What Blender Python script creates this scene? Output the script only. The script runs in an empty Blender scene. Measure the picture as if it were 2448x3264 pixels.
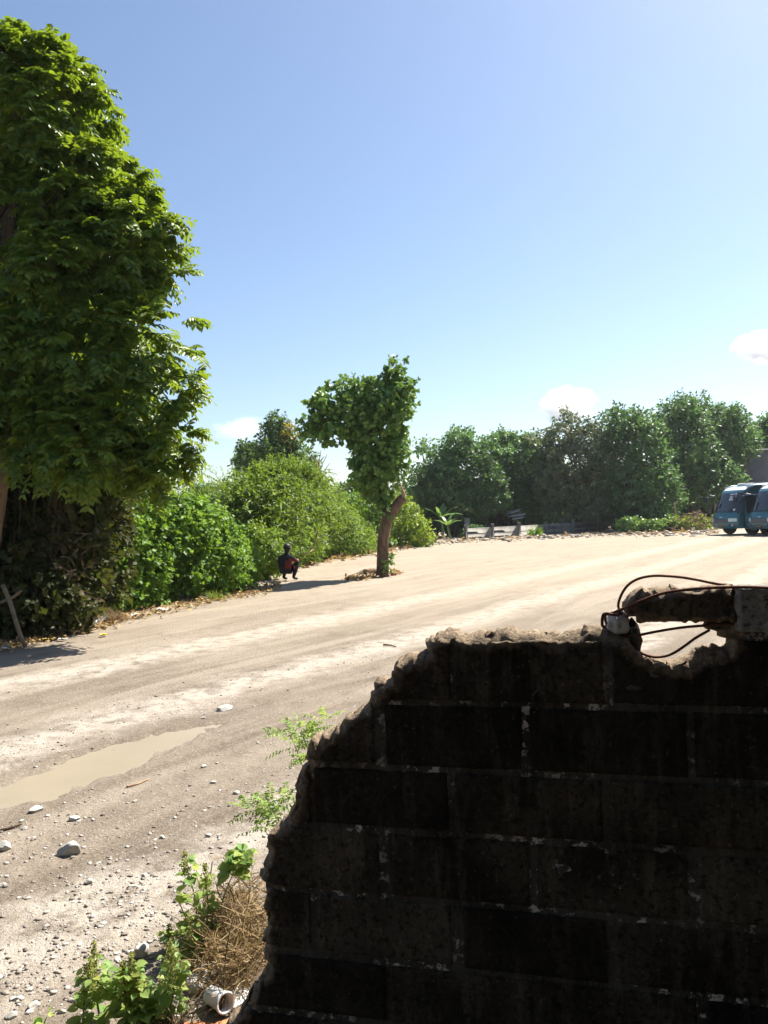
import bpy, math, random
import numpy as np
from mathutils import Vector, Matrix

# ------------------------------------------------------------------ camera, sky, sun, exposure
scene = bpy.context.scene
COL = scene.collection
FPX, CX, CY, EYE = 2451.0, 1224.0, 1632.0, 1.6       # photograph's focal length in pixels, centre, eye height
PITCH, ROLL = math.radians(0.3), math.radians(2.0)
_f = np.array([0, math.cos(PITCH), math.sin(PITCH)]); _r0 = np.array([1., 0, 0]); _u0 = np.cross(_r0, _f)
_r = math.cos(ROLL) * _r0 - math.sin(ROLL) * _u0
_u = math.sin(ROLL) * _r0 + math.cos(ROLL) * _u0
cam_data = bpy.data.cameras.new('camera')
cam = bpy.data.objects.new('camera', cam_data); COL.objects.link(cam)
cam_data.sensor_fit = 'VERTICAL'; cam_data.sensor_height = 36.0; cam_data.lens = 36.0 * FPX / 3264.0
cam_data.clip_start = 0.05; cam_data.clip_end = 6000
cam.matrix_world = Matrix(((_r[0], _u[0], -_f[0], 0), (_r[1], _u[1], -_f[1], 0), (_r[2], _u[2], -_f[2], EYE), (0, 0, 0, 1)))
scene.camera = cam

SUN_EL, SUN_AZ = math.radians(52), math.radians(49)     # azimuth clockwise from straight ahead (+Y)
SUN = Vector((math.sin(SUN_AZ) * math.cos(SUN_EL), math.cos(SUN_AZ) * math.cos(SUN_EL), math.sin(SUN_EL)))
world = bpy.data.worlds.new('World'); scene.world = world; world.use_nodes = True
wn = world.node_tree; bg = wn.nodes['Background']
sky = wn.nodes.new('ShaderNodeTexSky'); sky.sky_type = 'NISHITA'; sky.sun_disc = False
sky.sun_elevation = SUN_EL; sky.sun_rotation = SUN_AZ
sky.altitude = 0; sky.air_density = 1.0; sky.dust_density = 0.9; sky.ozone_density = 2.0
wn.links.new(sky.outputs[0], bg.inputs[0]); bg.inputs[1].default_value = 0.06
sd = bpy.data.lights.new('sun', 'SUN'); sd.energy = 5.0; sd.angle = math.radians(0.5); sd.color = (1, 0.94, 0.84)
sun = bpy.data.objects.new('sun', sd); COL.objects.link(sun)
sun.rotation_euler = (-SUN).to_track_quat('-Z', 'Y').to_euler(); sun.location = (20, 20, 40)
vs = scene.view_settings; vs.view_transform = 'Standard'; vs.look = 'None'; vs.gamma = 1; vs.use_curve_mapping = False
vs.exposure = 1.55
scene.render.engine = 'CYCLES'
cy = scene.cycles
cy.use_denoising = True; cy.max_bounces = 14; cy.diffuse_bounces = 3; cy.glossy_bounces = 2
cy.transmission_bounces = 4; cy.transparent_max_bounces = 6; cy.volume_bounces = 12
cy.caustics_reflective = False; cy.caustics_refractive = False

rng = np.random.default_rng(7)
random.seed(7)

# ------------------------------------------------------------------ pixel -> place helpers
def ray(px, py):
    return _f + (px - CX) / FPX * _r + (CY - py) / FPX * _u
def G(px, py, z=0.0):
    d = ray(px, py); t = (z - EYE) / d[2]
    return np.array([0, 0, EYE]) + d * t
def W(px, py, D):
    d = ray(px, py); return np.array([0, 0, EYE]) + d * (D / d[1])
def nrm(a):
    a = np.asarray(a, float); return a / np.maximum(np.linalg.norm(a, axis=-1, keepdims=True), 1e-9)

# ------------------------------------------------------------------ noise
def _hash(i, j, k, s):
    n = (i * 374761393 + j * 668265263 + k * 1274126177 + s * 974711) & 0x7fffffff
    n = ((n ^ (n >> 13)) * 1274126177) & 0x7fffffff
    n = (n ^ (n >> 16)) & 0x7fffffff
    return n / 0x7fffffff
def noise3(p, s=0):
    p = np.asarray(p, float); i = np.floor(p).astype(np.int64); f = p - i; f = f * f * (3 - 2 * f)
    out = 0
    for a in (0, 1):
        for b in (0, 1):
            for c in (0, 1):
                w = (f[..., 0] if a else 1 - f[..., 0]) * (f[..., 1] if b else 1 - f[..., 1]) * (f[..., 2] if c else 1 - f[..., 2])
                out = out + w * _hash(i[..., 0] + a, i[..., 1] + b, i[..., 2] + c, s)
    return out * 2 - 1
def fbm(p, o=4, s=0):
    p = np.asarray(p, float); v = 0; a = 0.5
    for k in range(o):
        v = v + a * noise3(p * (2 ** k), s + k); a *= 0.5
    return v
def xyz(x, y, z=0.0):
    return np.stack(np.broadcast_arrays(x, y, z), -1).astype(float)

# ------------------------------------------------------------------ mesh helpers
class MB:
    def __init__(s): s.V = []; s.F = []; s.n = 0; s.A = []
    def add(s, V, F, m=0, att=None):
        V = np.asarray(V, float).reshape(-1, 3); F = np.asarray(F, np.int64)
        if len(V) == 0 or len(F) == 0: return s
        s.V.append(V); s.F.append((F + s.n, m)); s.n += len(V)
        s.A.append(np.zeros(len(V)) if att is None else np.asarray(att, float)); return s
    def mesh(s, name, mats, origin=(0, 0, 0), smooth=False, att=False):
        me = bpy.data.meshes.new(name)
        V = np.concatenate(s.V) - np.asarray(origin, float)
        loops = np.concatenate([F.ravel() for F, m in s.F])
        sizes = np.concatenate([np.full(len(F), F.shape[1]) for F, m in s.F])
        mi = np.concatenate([np.full(len(F), m) for F, m in s.F])
        me.vertices.add(len(V)); me.vertices.foreach_set('co', V.ravel())
        me.loops.add(len(loops)); me.loops.foreach_set('vertex_index', loops.astype(np.int32))
        me.polygons.add(len(sizes)); st = np.concatenate([[0], np.cumsum(sizes)[:-1]])
        me.polygons.foreach_set('loop_start', st.astype(np.int32)); me.polygons.foreach_set('loop_total', sizes.astype(np.int32))
        me.polygons.foreach_set('material_index', mi.astype(np.int32))
        if smooth: me.polygons.foreach_set('use_smooth', np.ones(len(sizes), bool))
        if att:
            a = me.attributes.new('wear', 'FLOAT', 'POINT'); a.data.foreach_set('value', np.concatenate(s.A).astype(np.float32))
        me.update(calc_edges=True); me.validate()
        for m in (mats if isinstance(mats, (list, tuple)) else [mats]): me.materials.append(m)
        return me
    def obj(s, name, mats, parent=None, origin=(0, 0, 0), smooth=False, att=False):
        o = bpy.data.objects.new(name, s.mesh(name, mats, origin, smooth, att)); COL.objects.link(o)
        if parent is not None: o.parent = parent
        return o
def tag(o, label=None, cat=None, group=None, kind=None):
    if label: o['label'] = label
    if cat: o['category'] = cat
    if group: o['group'] = group
    if kind: o['kind'] = kind
    return o
def empty(name, loc, label=None, cat=None, group=None, rz=0):
    o = bpy.data.objects.new(name, None); COL.objects.link(o); o.location = tuple(loc); o.rotation_euler = (0, 0, rz)
    o.empty_display_size = 0.2
    return tag(o, label, cat, group)
def copy_tree(o, parent=None):
    c = o.copy(); COL.objects.link(c); c.parent = parent
    for ch in list(o.children): copy_tree(ch, c)
    return c
BOXF = np.array([[0, 1, 3, 2], [4, 6, 7, 5], [0, 4, 5, 1], [2, 3, 7, 6], [0, 2, 6, 4], [1, 5, 7, 3]])
def box(x0, x1, y0, y1, z0, z1):
    V = np.array([[x, y, z] for x in (x0, x1) for y in (y0, y1) for z in (z0, z1)], float)
    return V, BOXF
def bbox(x0, x1, y0, y1, z0, z1, b=0.01):
    """box with bevelled edges (24 verts)"""
    c = np.array([(x0 + x1) / 2, (y0 + y1) / 2, (z0 + z1) / 2]); h = np.array([x1 - x0, y1 - y0, z1 - z0]) / 2
    b = min(b, *(h * 0.9))
    V = []; idx = {}
    for sx in (-1, 1):
        for sy in (-1, 1):
            for sz in (-1, 1):
                for a in range(3):
                    v = np.array([sx, sy, sz]) * (h - b); v[a] = (sx, sy, sz)[a] * h[a]
                    idx[(sx, sy, sz, a)] = len(V); V.append(c + v)
    Q = []; T = []
    for a in range(3):
        o1, o2 = [k for k in range(3) if k != a]
        for s in (-1, 1):
            q = []
            for p, r in ((-1, -1), (1, -1), (1, 1), (-1, 1)):
                k = [0, 0, 0]; k[a] = s; k[o1] = p; k[o2] = r; q.append(idx[(*k, a)])
            Q.append(q if (s > 0) == (a != 1) else q[::-1])
    for a in range(3):                       # edges along a
        o1, o2 = [k for k in range(3) if k != a]
        for p in (-1, 1):
            for r in (-1, 1):
                k0 = [0, 0, 0]; k0[a] = -1; k0[o1] = p; k0[o2] = r; k1 = list(k0); k1[a] = 1
                Q.append([idx[(*k0, o1)], idx[(*k1, o1)], idx[(*k1, o2)], idx[(*k0, o2)]])
    for sx in (-1, 1):
        for sy in (-1, 1):
            for sz in (-1, 1): T.append([idx[(sx, sy, sz, a)] for a in range(3)])
    return np.array(V), np.array(Q), np.array(T)
def add_bbox(mb, *a, m=0, b=0.01, M=None):
    V, Q, T = bbox(*a, b=b)
    if M is not None: V = V @ np.asarray(M)[:3, :3].T + np.asarray(M)[:3, 3]
    n = mb.n; mb.add(V, Q, m); mb.F.append((T + n, m)); return mb
def tube(path, rad, seg=8, rough=0.0, s=0, cap=True):
    P = np.asarray(path, float); n = len(P); rad = np.broadcast_to(np.asarray(rad, float), (n,))
    T = nrm(np.gradient(P, axis=0)); ref = np.array([0, 0, 1.]) if abs(T[0][2]) < 0.9 else np.array([1., 0, 0])
    V = []
    A = nrm(np.cross(T[0], ref))
    for i in range(n):
        A = nrm(A - T[i] * (A @ T[i])); B = np.cross(T[i], A)
        a = np.arange(seg) * 2 * math.pi / seg
        ring = np.cos(a)[:, None] * A + np.sin(a)[:, None] * B
        r = rad[i]
        if rough:
            r = rad[i] * (1 + rough * fbm(P[i] * 1.5 + ring * 1.1 + s * 7.3, 3, s))[:, None]
        V.append(P[i] + ring * r)
    V = np.concatenate(V); i, j = np.meshgrid(np.arange(n - 1), np.arange(seg), indexing='ij'); j2 = (j + 1) % seg
    F = np.stack([i * seg + j, i * seg + j2, (i + 1) * seg + j2, (i + 1) * seg + j], -1).reshape(-1, 4)
    return V, F
def add_tube(mb, path, rad, seg=8, rough=0.0, s=0, m=0, cap=True):
    V, F = tube(path, rad, seg, rough, s); n = mb.n; mb.add(V, F, m)
    if cap and seg >= 3:
        mb.F.append((np.arange(seg)[::-1][None] + n, m)); mb.F.append((np.arange(seg)[None] + n + len(V) - seg, m))
    return mb
def smooth_path(pts, n=24):
    P = np.asarray(pts, float); k = len(P); t = np.linspace(0, k - 1, n); out = []
    for x in t:
        i = min(int(x), k - 2); f = x - i
        p0, p1, p2, p3 = P[max(i - 1, 0)], P[i], P[i + 1], P[min(i + 2, k - 1)]
        out.append(0.5 * ((2 * p1) + (p2 - p0) * f + (2 * p0 - 5 * p1 + 4 * p2 - p3) * f * f + (3 * p1 - p0 - 3 * p2 + p3) * f ** 3))
    return np.array(out)
def icos():
    t = (1 + 5 ** .5) / 2
    V = nrm(np.array([[-1, t, 0], [1, t, 0], [-1, -t, 0], [1, -t, 0], [0, -1, t], [0, 1, t], [0, -1, -t], [0, 1, -t], [t, 0, -1], [t, 0, 1], [-t, 0, -1], [-t, 0, 1]], float))
    F = np.array([[0, 11, 5], [0, 5, 1], [0, 1, 7], [0, 7, 10], [0, 10, 11], [1, 5, 9], [5, 11, 4], [11, 10, 2], [10, 7, 6], [7, 1, 8], [3, 9, 4], [3, 4, 2], [3, 2, 6], [3, 6, 8], [3, 8, 9], [4, 9, 5], [2, 4, 11], [6, 2, 10], [8, 6, 7], [9, 8, 1]])
    return V, F
def sub(V, F):
    V = list(map(tuple, V)); c = {}; N = []
    def mid(a, b):
        k = (min(a, b), max(a, b))
        if k not in c:
            V.append(tuple(nrm((np.array(V[a]) + np.array(V[b])) / 2))); c[k] = len(V) - 1
        return c[k]
    for a, b, d in F:
        x, y, z = mid(a, b), mid(b, d), mid(d, a); N += [[a, x, z], [x, b, y], [z, y, d], [x, y, z]]
    return np.array(V), np.array(N)
ICO0 = icos(); ICO1 = sub(*ICO0); ICO2 = sub(*ICO1); ICO3 = sub(*ICO2)

# ------------------------------------------------------------------ leaves
LEAF = {  # along, across, up ; faces
    'rhomb': (np.array([[0, 0, 0], [.45, .5, .07], [1, 0, -.1], [.45, -.5, .07]]), np.array([[0, 2, 1], [0, 3, 2]])),
    'hex': (np.array([[0, 0, 0], [.28, .46, .08], [.68, .36, .05], [1, 0, -.12], [.68, -.36, .05], [.28, -.46, .08]]), np.array([[0, 3, 2, 1], [0, 5, 4, 3]])),
    'oval': (np.array([[0, 0, 0], [.1, .30, .05], [.32, .5, .09], [.6, .44, .07], [.84, .2, .0], [1, 0, -.12], [.84, -.2, .0], [.6, -.44, .07], [.32, -.5, .09], [.1, -.30, .05], [.35, 0, 0.0], [.68, 0, -.02]]),
             np.array([[0, 10, 2, 1], [10, 11, 3, 2], [11, 5, 4, 3], [0, 9, 8, 10], [10, 8, 7, 11], [11, 7, 6, 5]])),
}
def leaves(mb, base, d, n, L, Wd, shape='rhomb', m=0):
    base = np.asarray(base, float); N = len(base)
    if N == 0: return mb
    d = nrm(d); n = nrm(n - d * (d * n).sum(-1, keepdims=True)); s = np.cross(n, d)
    T, F = LEAF[shape]; L = np.broadcast_to(L, (N,)); Wd = np.broadcast_to(Wd, (N,))
    V = base[:, None] + T[None, :, :1] * (d * L[:, None])[:, None] + T[None, :, 1:2] * (s * Wd[:, None])[:, None] + T[None, :, 2:] * (n * L[:, None])[:, None]
    FF = F[None] + (np.arange(N) * len(T))[:, None, None]
    return mb.add(V.reshape(-1, 3), FF.reshape(-1, F.shape[1]), m)
def rdir(n):
    return nrm(rng.normal(size=(n, 3)))
def twig_points(blobs, n, inner=0.55, keep_in=0.25, flat=1.0, low=-1.0):
    """points in the outer shell of a union of blobs (centre, radius); returns points and outward directions"""
    C = np.array([b[0] for b in blobs], float); R = np.array([b[1] for b in blobs], float)
    w = R ** 2 / (R ** 2).sum(); P = []; D = []; tot = 0
    for _ in range(12):
        k = rng.choice(len(R), size=n, p=w); d = rdir(n); q = C[k] + d * (R[k] * (inner + (1.03 - inner) * rng.random(n) ** 0.6))[:, None] * np.array([1, 1, flat])
        dist = (np.linalg.norm(q[:, None] - C[None], axis=-1) / R[None]); dist[np.arange(n), k] = 9
        ok = (dist.min(1) > 0.72) | (rng.random(n) < keep_in)
        ok &= (d[:, 2] > low) | (rng.random(n) < .3)
        P.append(q[ok]); D.append(d[ok]); tot += ok.sum()
        if tot >= n: break
    return np.concatenate(P)[:n], np.concatenate(D)[:n]
def foliage(mb, blobs, ntwig, per, tl, L, Wd, shape='rhomb', up=0.35, droop=0.15, spread=1.0, m=0, inner=.55, keep_in=.25, tlo=0.0, zmin=0.02, nr=.75):
    P, D = twig_points(blobs, ntwig, inner, keep_in); ok = P[:, 2] > zmin; P, D = P[ok], D[ok]; n = len(P)
    T = nrm(D + np.array([0, 0, up]) + 0.45 * rng.normal(size=(n, 3)))
    ln = tl * (0.6 + 0.8 * rng.random(n))
    t = (np.arange(per) + 0.5) / per
    base = P[:, None] + T[:, None] * (ln[:, None] * t[None])[..., None]
    ax = np.cross(T, rdir(n)); ax = nrm(ax); bx = np.cross(T, ax)
    ph = (np.arange(per) * 2.4)[None] + 6.28 * rng.random((n, 1))
    side = np.cos(ph)[..., None] * ax[:, None] + np.sin(ph)[..., None] * bx[:, None]
    d = side * spread + T[:, None] * (0.35 + 0.5 * t)[None, :, None] + 0.35 * rng.normal(size=(n, per, 3)); d[..., 2] -= droop
    nn = np.array([0, 0, .8]) + 0.4 * D[:, None] + nr * rng.normal(size=(n, per, 3))
    k = n * per; sz = (0.65 + 0.6 * rng.random(k))
    base = base.reshape(-1, 3); okz = base[:, 2] > zmin
    leaves(mb, base[okz], d.reshape(-1, 3)[okz], nn.reshape(-1, 3)[okz], (L * sz)[okz], (Wd * sz)[okz], shape, m)
    return P, T, ln
def fronds(mb, base, d, ln, K, LL, LW, droop=0.35, m=0, shape='hex', stalk=None):
    """pinnate leaves: rows of paired leaflets along a drooping rachis"""
    n = len(base); t = np.linspace(0.18, 1.0, K); d = nrm(d); ln = np.broadcast_to(ln, (n,))
    side = np.cross(d, np.array([0, 0, 1.])) + 1e-4; side = nrm(side)
    side = nrm(side + 0.35 * rng.normal(size=(n, 3)) * np.array([.4, .4, 1]))
    pos = base[:, None] + d[:, None] * (ln[:, None] * t[None])[..., None]
    pos[..., 2] -= droop * ln[:, None] * t[None] ** 2
    tan = d[:, None] + np.zeros((1, K, 1)); tan = tan.copy(); tan[..., 2] -= 2 * droop * t[None]; tan = nrm(tan)
    for sg in (-1, 1):
        dd = side[:, None] * sg * 0.95 + tan * (0.25 + 0.4 * t[None])[..., None] + 0.15 * rng.normal(size=(n, K, 3)); dd[..., 2] -= 0.28
        nn = np.cross(side[:, None], tan); nn = nn * np.sign(nn[..., 2:3] + 1e-6) + 0.25 * rng.normal(size=(n, K, 3))
        sz = (0.75 + 0.4 * rng.random((n, K))) * (0.75 + 0.5 * np.sin(np.pi * t * .9))[None]
        leaves(mb, pos.reshape(-1, 3), dd.reshape(-1, 3), nn.reshape(-1, 3), LL * sz.ravel(), LW * sz.ravel(), shape, m)
    if stalk is not None:
        mid = pos[:, K // 2]; end = pos[:, -1]
        for a, b in ((base, mid), (mid, end)):
            w = side * 0.006
            V = np.stack([a - w, a + w, b + w, b - w], 1); F = np.arange(4)[None] + (np.arange(n) * 4)[:, None]
            mb.add(V.reshape(-1, 3), F, stalk)

# ------------------------------------------------------------------ materials
def mat(name, rough=0.8, spec=0.3):
    m = bpy.data.materials.new(name); m.use_nodes = True; nt = m.node_tree
    b = nt.nodes['Principled BSDF']; b.inputs['Roughness'].default_value = rough; b.inputs['Specular IOR Level'].default_value = spec
    return m, nt, b
def N(nt, t, **kw):
    n = nt.nodes.new(t)
    for k, v in kw.items():
        if k.startswith('i_'): n.inputs[k[2:].replace('_', ' ')].default_value = v
        else: setattr(n, k, v)
    return n
def ramp(nt, fac, stops):
    r = nt.nodes.new('ShaderNodeValToRGB'); e = r.color_ramp.elements
    while len(e) < len(stops): e.new(0.5)
    for k, (p, c) in enumerate(stops): e[k].position = p; e[k].color = (*c, 1) if len(c) == 3 else c
    nt.links.new(fac, r.inputs[0]); return r.outputs[0]
def mix(nt, fac, a, b, mode='MIX'):
    n = nt.nodes.new('ShaderNodeMix'); n.data_type = 'RGBA'; n.blend_type = mode
    for s, v in ((n.inputs[0], fac), (n.inputs[6], a), (n.inputs[7], b)):
        if isinstance(v, bpy.types.NodeSocket): nt.links.new(v, s)
        else: s.default_value = (*v, 1) if isinstance(v, tuple) and len(v) == 3 else v
    return n.outputs[2]
def noise(nt, scale, detail=4, rough=0.55, vec=None, dist=0.0):
    n = N(nt, 'ShaderNodeTexNoise'); n.inputs['Scale'].default_value = scale; n.inputs['Detail'].default_value = detail
    n.inputs['Roughness'].default_value = rough; n.inputs['Distortion'].default_value = dist
    if vec is None: vec = coords(nt)
    nt.links.new(vec, n.inputs['Vector']); return n.outputs[0]
def coords(nt):
    g = nt.nodes.new('ShaderNodeNewGeometry'); return g.outputs['Position']
def mapping(nt, vec, scale=(1, 1, 1), rot=(0, 0, 0), loc=(0, 0, 0)):
    n = nt.nodes.new('ShaderNodeMapping'); n.inputs['Scale'].default_value = scale; n.inputs['Rotation'].default_value = rot; n.inputs['Location'].default_value = loc
    nt.links.new(vec, n.inputs['Vector']); return n.outputs[0]
def math_(nt, op, a, b=None, c=None):
    n = nt.nodes.new('ShaderNodeMath'); n.operation = op
    for k, v in enumerate((a, b, c)):
        if v is None: continue
        if isinstance(v, bpy.types.NodeSocket): nt.links.new(v, n.inputs[k])
        else: n.inputs[k].default_value = v
    return n.outputs[0]
def bump(nt, b, h, dist=0.01, strength=1.0):
    n = nt.nodes.new('ShaderNodeBump'); n.inputs['Distance'].default_value = dist; n.inputs['Strength'].default_value = strength
    nt.links.new(h, n.inputs['Height']); nt.links.new(n.outputs[0], b.inputs['Normal'])
def leafmat(name, cols, trans=0.38, tcol=(0.30, 0.36, 0.03), rough=0.5, spec=0.3, clump=1.2, clumpcol=None):
    m, nt, b = mat(name, rough, spec)
    g = nt.nodes.new('ShaderNodeNewGeometry')
    k = len(cols); c = ramp(nt, g.outputs['Random Per Island'], [(i / max(k - 1, 1), cols[i]) for i in range(k)])
    if clumpcol:
        f = ramp(nt, noise(nt, clump, 2), [(0.45, (0, 0, 0)), (0.62, (1, 1, 1))])
        c = mix(nt, math_(nt, 'MULTIPLY', f, 0.7), c, clumpcol)
    nt.links.new(c, b.inputs['Base Color'])
    t = nt.nodes.new('ShaderNodeBsdfTranslucent')
    tc = mix(nt, 0.6, c, tcol); nt.links.new(tc, t.inputs['Color'])
    s = nt.nodes.new('ShaderNodeMixShader'); s.inputs[0].default_value = trans
    nt.links.new(b.outputs[0], s.inputs[1]); nt.links.new(t.outputs[0], s.inputs[2])
    nt.links.new(s.outputs[0], nt.nodes['Material Output'].inputs['Surface'])
    return m
def flat(name, col, rough=0.7, spec=0.3, var=0.25, scale=6.0, metal=0.0, bmp=0.0):
    m, nt, b = mat(name, rough, spec); b.inputs['Metallic'].default_value = metal
    f = noise(nt, scale, 5); lo = tuple(x * (1 - var) for x in col); hi = tuple(min(1, x * (1 + var)) for x in col)
    nt.links.new(ramp(nt, f, [(0.3, lo), (0.7, hi)]), b.inputs['Base Color'])
    if bmp: bump(nt, b, noise(nt, scale * 6, 5), bmp)
    return m
def barkmat(name, c0, c1, scale=14):
    m, nt, b = mat(name, 0.9, 0.15)
    v = mapping(nt, coords(nt), (1, 1, 0.22)); f = noise(nt, scale, 6, 0.65, v, 0.6)
    nt.links.new(ramp(nt, f, [(0.32, c0), (0.66, c1)]), b.inputs['Base Color']); bump(nt, b, f, 0.03)
    return m

M = {}
M['big'] = leafmat('leaf_big_tree', [(0.03819, 0.08625, 0.01437), (0.05207, 0.1179, 0.01437), (0.07811, 0.151, 0.01725), (0.1215, 0.1796, 0.01725), (0.1735, 0.2012, 0.02156)], 0.42, (.30, .40, .015), 0.45, 0.4)
M['bush'] = leafmat('leaf_vine_bush', [(0.077, 0.1694, 0.02464), (0.1059, 0.2156, 0.02772), (0.154, 0.2618, 0.03388), (0.1925, 0.2772, 0.0462)], 0.40, (.26, .42, .03), 0.52, 0.25, 1.4, (.03, .085, .014))
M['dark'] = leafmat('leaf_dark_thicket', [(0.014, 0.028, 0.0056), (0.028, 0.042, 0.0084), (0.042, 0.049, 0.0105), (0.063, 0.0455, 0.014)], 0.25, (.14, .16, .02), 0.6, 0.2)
M['feather'] = leafmat('leaf_feathery', [(0.0783, 0.1522, 0.0232), (0.1131, 0.1885, 0.0261), (0.1566, 0.2175, 0.0319)], 0.42, (.28, .40, .03), 0.5, 0.3, .8, (.035, .09, .014))
M['lime'] = leafmat('leaf_lime_shrub', [(0.091, 0.195, 0.0234), (0.13, 0.234, 0.026), (0.182, 0.26, 0.0325), (0.221, 0.234, 0.026)], 0.42, (.34, .42, .03), 0.5, 0.3)
M['lean'] = leafmat('leaf_leaning_tree', [(0.07869, 0.1788, 0.046), (0.1124, 0.2299, 0.05621), (0.1688, 0.2939, 0.07153), (0.2389, 0.3321, 0.07665)], 0.26, (.22, .32, .03), 0.45, 0.4)
M['far'] = leafmat('leaf_far_tree', [(0.0556, 0.1326, 0.0556), (0.07486, 0.1711, 0.06415), (0.1069, 0.2138, 0.07271), (0.139, 0.2246, 0.06415)], 0.32, (.16, .28, .05), 0.52, 0.25, .35, (.022, .052, .026))
M['fargrey'] = leafmat('leaf_grey_tree', [(0.0716, 0.1222, 0.06318), (0.1074, 0.1475, 0.08424), (0.1522, 0.179, 0.1053), (0.179, 0.179, 0.1053)], 0.28, (.16, .2, .06), 0.52, 0.25)
M['farblue'] = leafmat('leaf_small_tree', [(0.03588, 0.08671, 0.0299), (0.05232, 0.1121, 0.03588), (0.07475, 0.1346, 0.04186)], 0.32, (.16, .26, .04), 0.52, 0.25)
M['yellow'] = leafmat('leaf_yellowing', [(.16, .14, .02), (.20, .15, .02), (.10, .12, .02)], 0.4, (.4, .34, .03))
M['banana'] = leafmat('leaf_banana', [(0.075, 0.165, 0.0375), (0.105, 0.21, 0.045), (0.135, 0.225, 0.075)], 0.4, (.25, .36, .05), 0.35, 0.5)
M['weed'] = leafmat('leaf_weed', [(0.1461, 0.2689, 0.06325), (0.2009, 0.3162, 0.07906), (0.274, 0.3636, 0.09488), (0.3653, 0.3954, 0.09488)], 0.5, (.34, .46, .08), 0.5, 0.35)
M['seed'] = leafmat('weed_flower_spike', [(.20, .24, .06), (.26, .27, .08), (.30, .28, .10)], 0.4, (.4, .42, .1), 0.6, 0.2)
M['dry'] = leafmat('dry_grass', [(0.15, 0.0975, 0.045), (0.21, 0.1425, 0.0675), (0.27, 0.195, 0.0975), (0.1125, 0.0675, 0.0375), (0.315, 0.2475, 0.1425)], 0.2, (.35, .25, .1), 0.8, 0.15)
M['litter'] = leafmat('leaf_litter', [(.22, .13, .06), (.32, .20, .09), (.42, .30, .14), (.14, .08, .045), (.50, .36, .12)], 0.15, (.4, .28, .1), 0.8, 0.15)
M['bark'] = barkmat('bark_leaning', (.055, .035, .024), (.20, .135, .09))
M['barkdark'] = barkmat('bark_dark', (.030, .022, .015), (.10, .07, .045))
M['barkpale'] = barkmat('bark_pale', (.12, .085, .055), (.26, .19, .12))
M['cutwood'] = flat('cut_wood', (.34, .22, .13), .8, .2, .3, 18)
M['stem'] = flat('weed_stem', (.14, .19, .07), .6, .3, .25, 30)
M['twig'] = flat('dry_twig', (.23, .15, .09), .85, .15, .35, 12)
M['paper'] = flat('white_paper', (.6, .6, .585), .7, .3, .10, 9)
M['plastic'] = flat('white_plastic', (.62, .62, .61), .35, .5, .06, 20)
M['terracotta'] = flat('terracotta', (.42, .17, .075), .8, .2, .25, 25, 0, .002)
M['yellowplastic'] = flat('yellow_plastic', (.62, .42, .05), .45, .4, .15, 8)
M['redbrick'] = flat('red_brick', (.34, .13, .085), .9, .15, .3, 9, 0, .01)
M['rock'] = flat('pale_stone', (.36, .34, .305), .85, .25, .25, 14, 0, .004)
M['rockgrey'] = flat('grey_stone', (.33, .31, .28), .85, .25, .3, 14, 0, .004)

# ------------------------------------------------------------------ ground
TA = math.radians(34); TPERP = (math.cos(TA), -math.sin(TA)); TDIR = (math.sin(TA), math.cos(TA))
PUD_C = (G(330, 2425)[:2])
def track_s(x, y): return x * TPERP[0] + y * TPERP[1]
def puddle_field(x, y):
    dx, dy = x - PUD_C[0], y - PUD_C[1]
    a = dx * TDIR[0] + dy * TDIR[1]; c = dx * TPERP[0] + dy * TPERP[1] + 0.05 * np.sin(a * 2.2)
    r = (a / 0.98) ** 2 + (c / 0.285) ** 2
    return r + 0.75 * fbm(xyz(x * 3.1, y * 3.1), 4, 5) + .5 * fbm(xyz(x * 14, y * 14), 3, 6)
def ground_h(x, y):
    x = np.asarray(x, float); y = np.asarray(y, float); d = np.hypot(x, y)
    s = track_s(x, y) + 0.12 * fbm(xyz(x * .5, y * .5), 2, 40)
    h = 0.030 * fbm(xyz(x * .35, y * .35), 3, 1)
    near = np.clip(1.4 - d / 14, 0, 1)
    al = x * TDIR[0] + y * TDIR[1]
    h = h + near * (0.012 * fbm(xyz(s * 4.5, al * 1.1), 3, 11) + 0.010 * fbm(xyz(x * 9, y * 9), 4, 21))
    for c, w in ((-5.4, .35), (-2.8, .28), (-7.4, .4)):
        h = h + near * 0.010 * np.exp(-((s - c) / w) ** 2)
    p = puddle_field(x, y); h = h - 0.045 * np.clip(1.35 - p, 0, 1)
    return h
ys = np.concatenate([np.arange(-14, 1.6, 1.2), np.geomspace(1.6, 60, 400), np.geomspace(66, 290, 12)])
ts = np.concatenate([-np.geomspace(1.8, 1.08, 6), np.linspace(-1, 1, 330), np.geomspace(1.08, 1.8, 6)])
gy, gt = np.meshgrid(ys, ts, indexing='ij'); gx = gt * np.where(np.abs(gt) <= 1, np.maximum(gy, 1.6) * 0.56 + 1.2, np.maximum(gy * .56 + 1.2, 160 * (np.abs(gt) - 1) / .8 + 1.2 + np.maximum(gy, 1.6) * .56))
gz = ground_h(gx, gy); gz = np.where(gy > 62, 0.0, gz)
mb = MB(); nr, nc = gx.shape; i, j = np.meshgrid(np.arange(nr - 1), np.arange(nc - 1), indexing='ij')
mb.add(xyz(gx, gy, gz).reshape(-1, 3), np.stack([i * nc + j, i * nc + j + 1, (i + 1) * nc + j + 1, (i + 1) * nc + j], -1).reshape(-1, 4))
m, nt, b = mat('dusty_ground', 0.92, 0.15); P = coords(nt)
sx = N(nt, 'ShaderNodeSeparateXYZ'); nt.links.new(P, sx.inputs[0])
st = mapping(nt, mapping(nt, P, rot=(0, 0, TA)), (1.5, 0.16, 1))       # long streaks along the tracks
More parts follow.
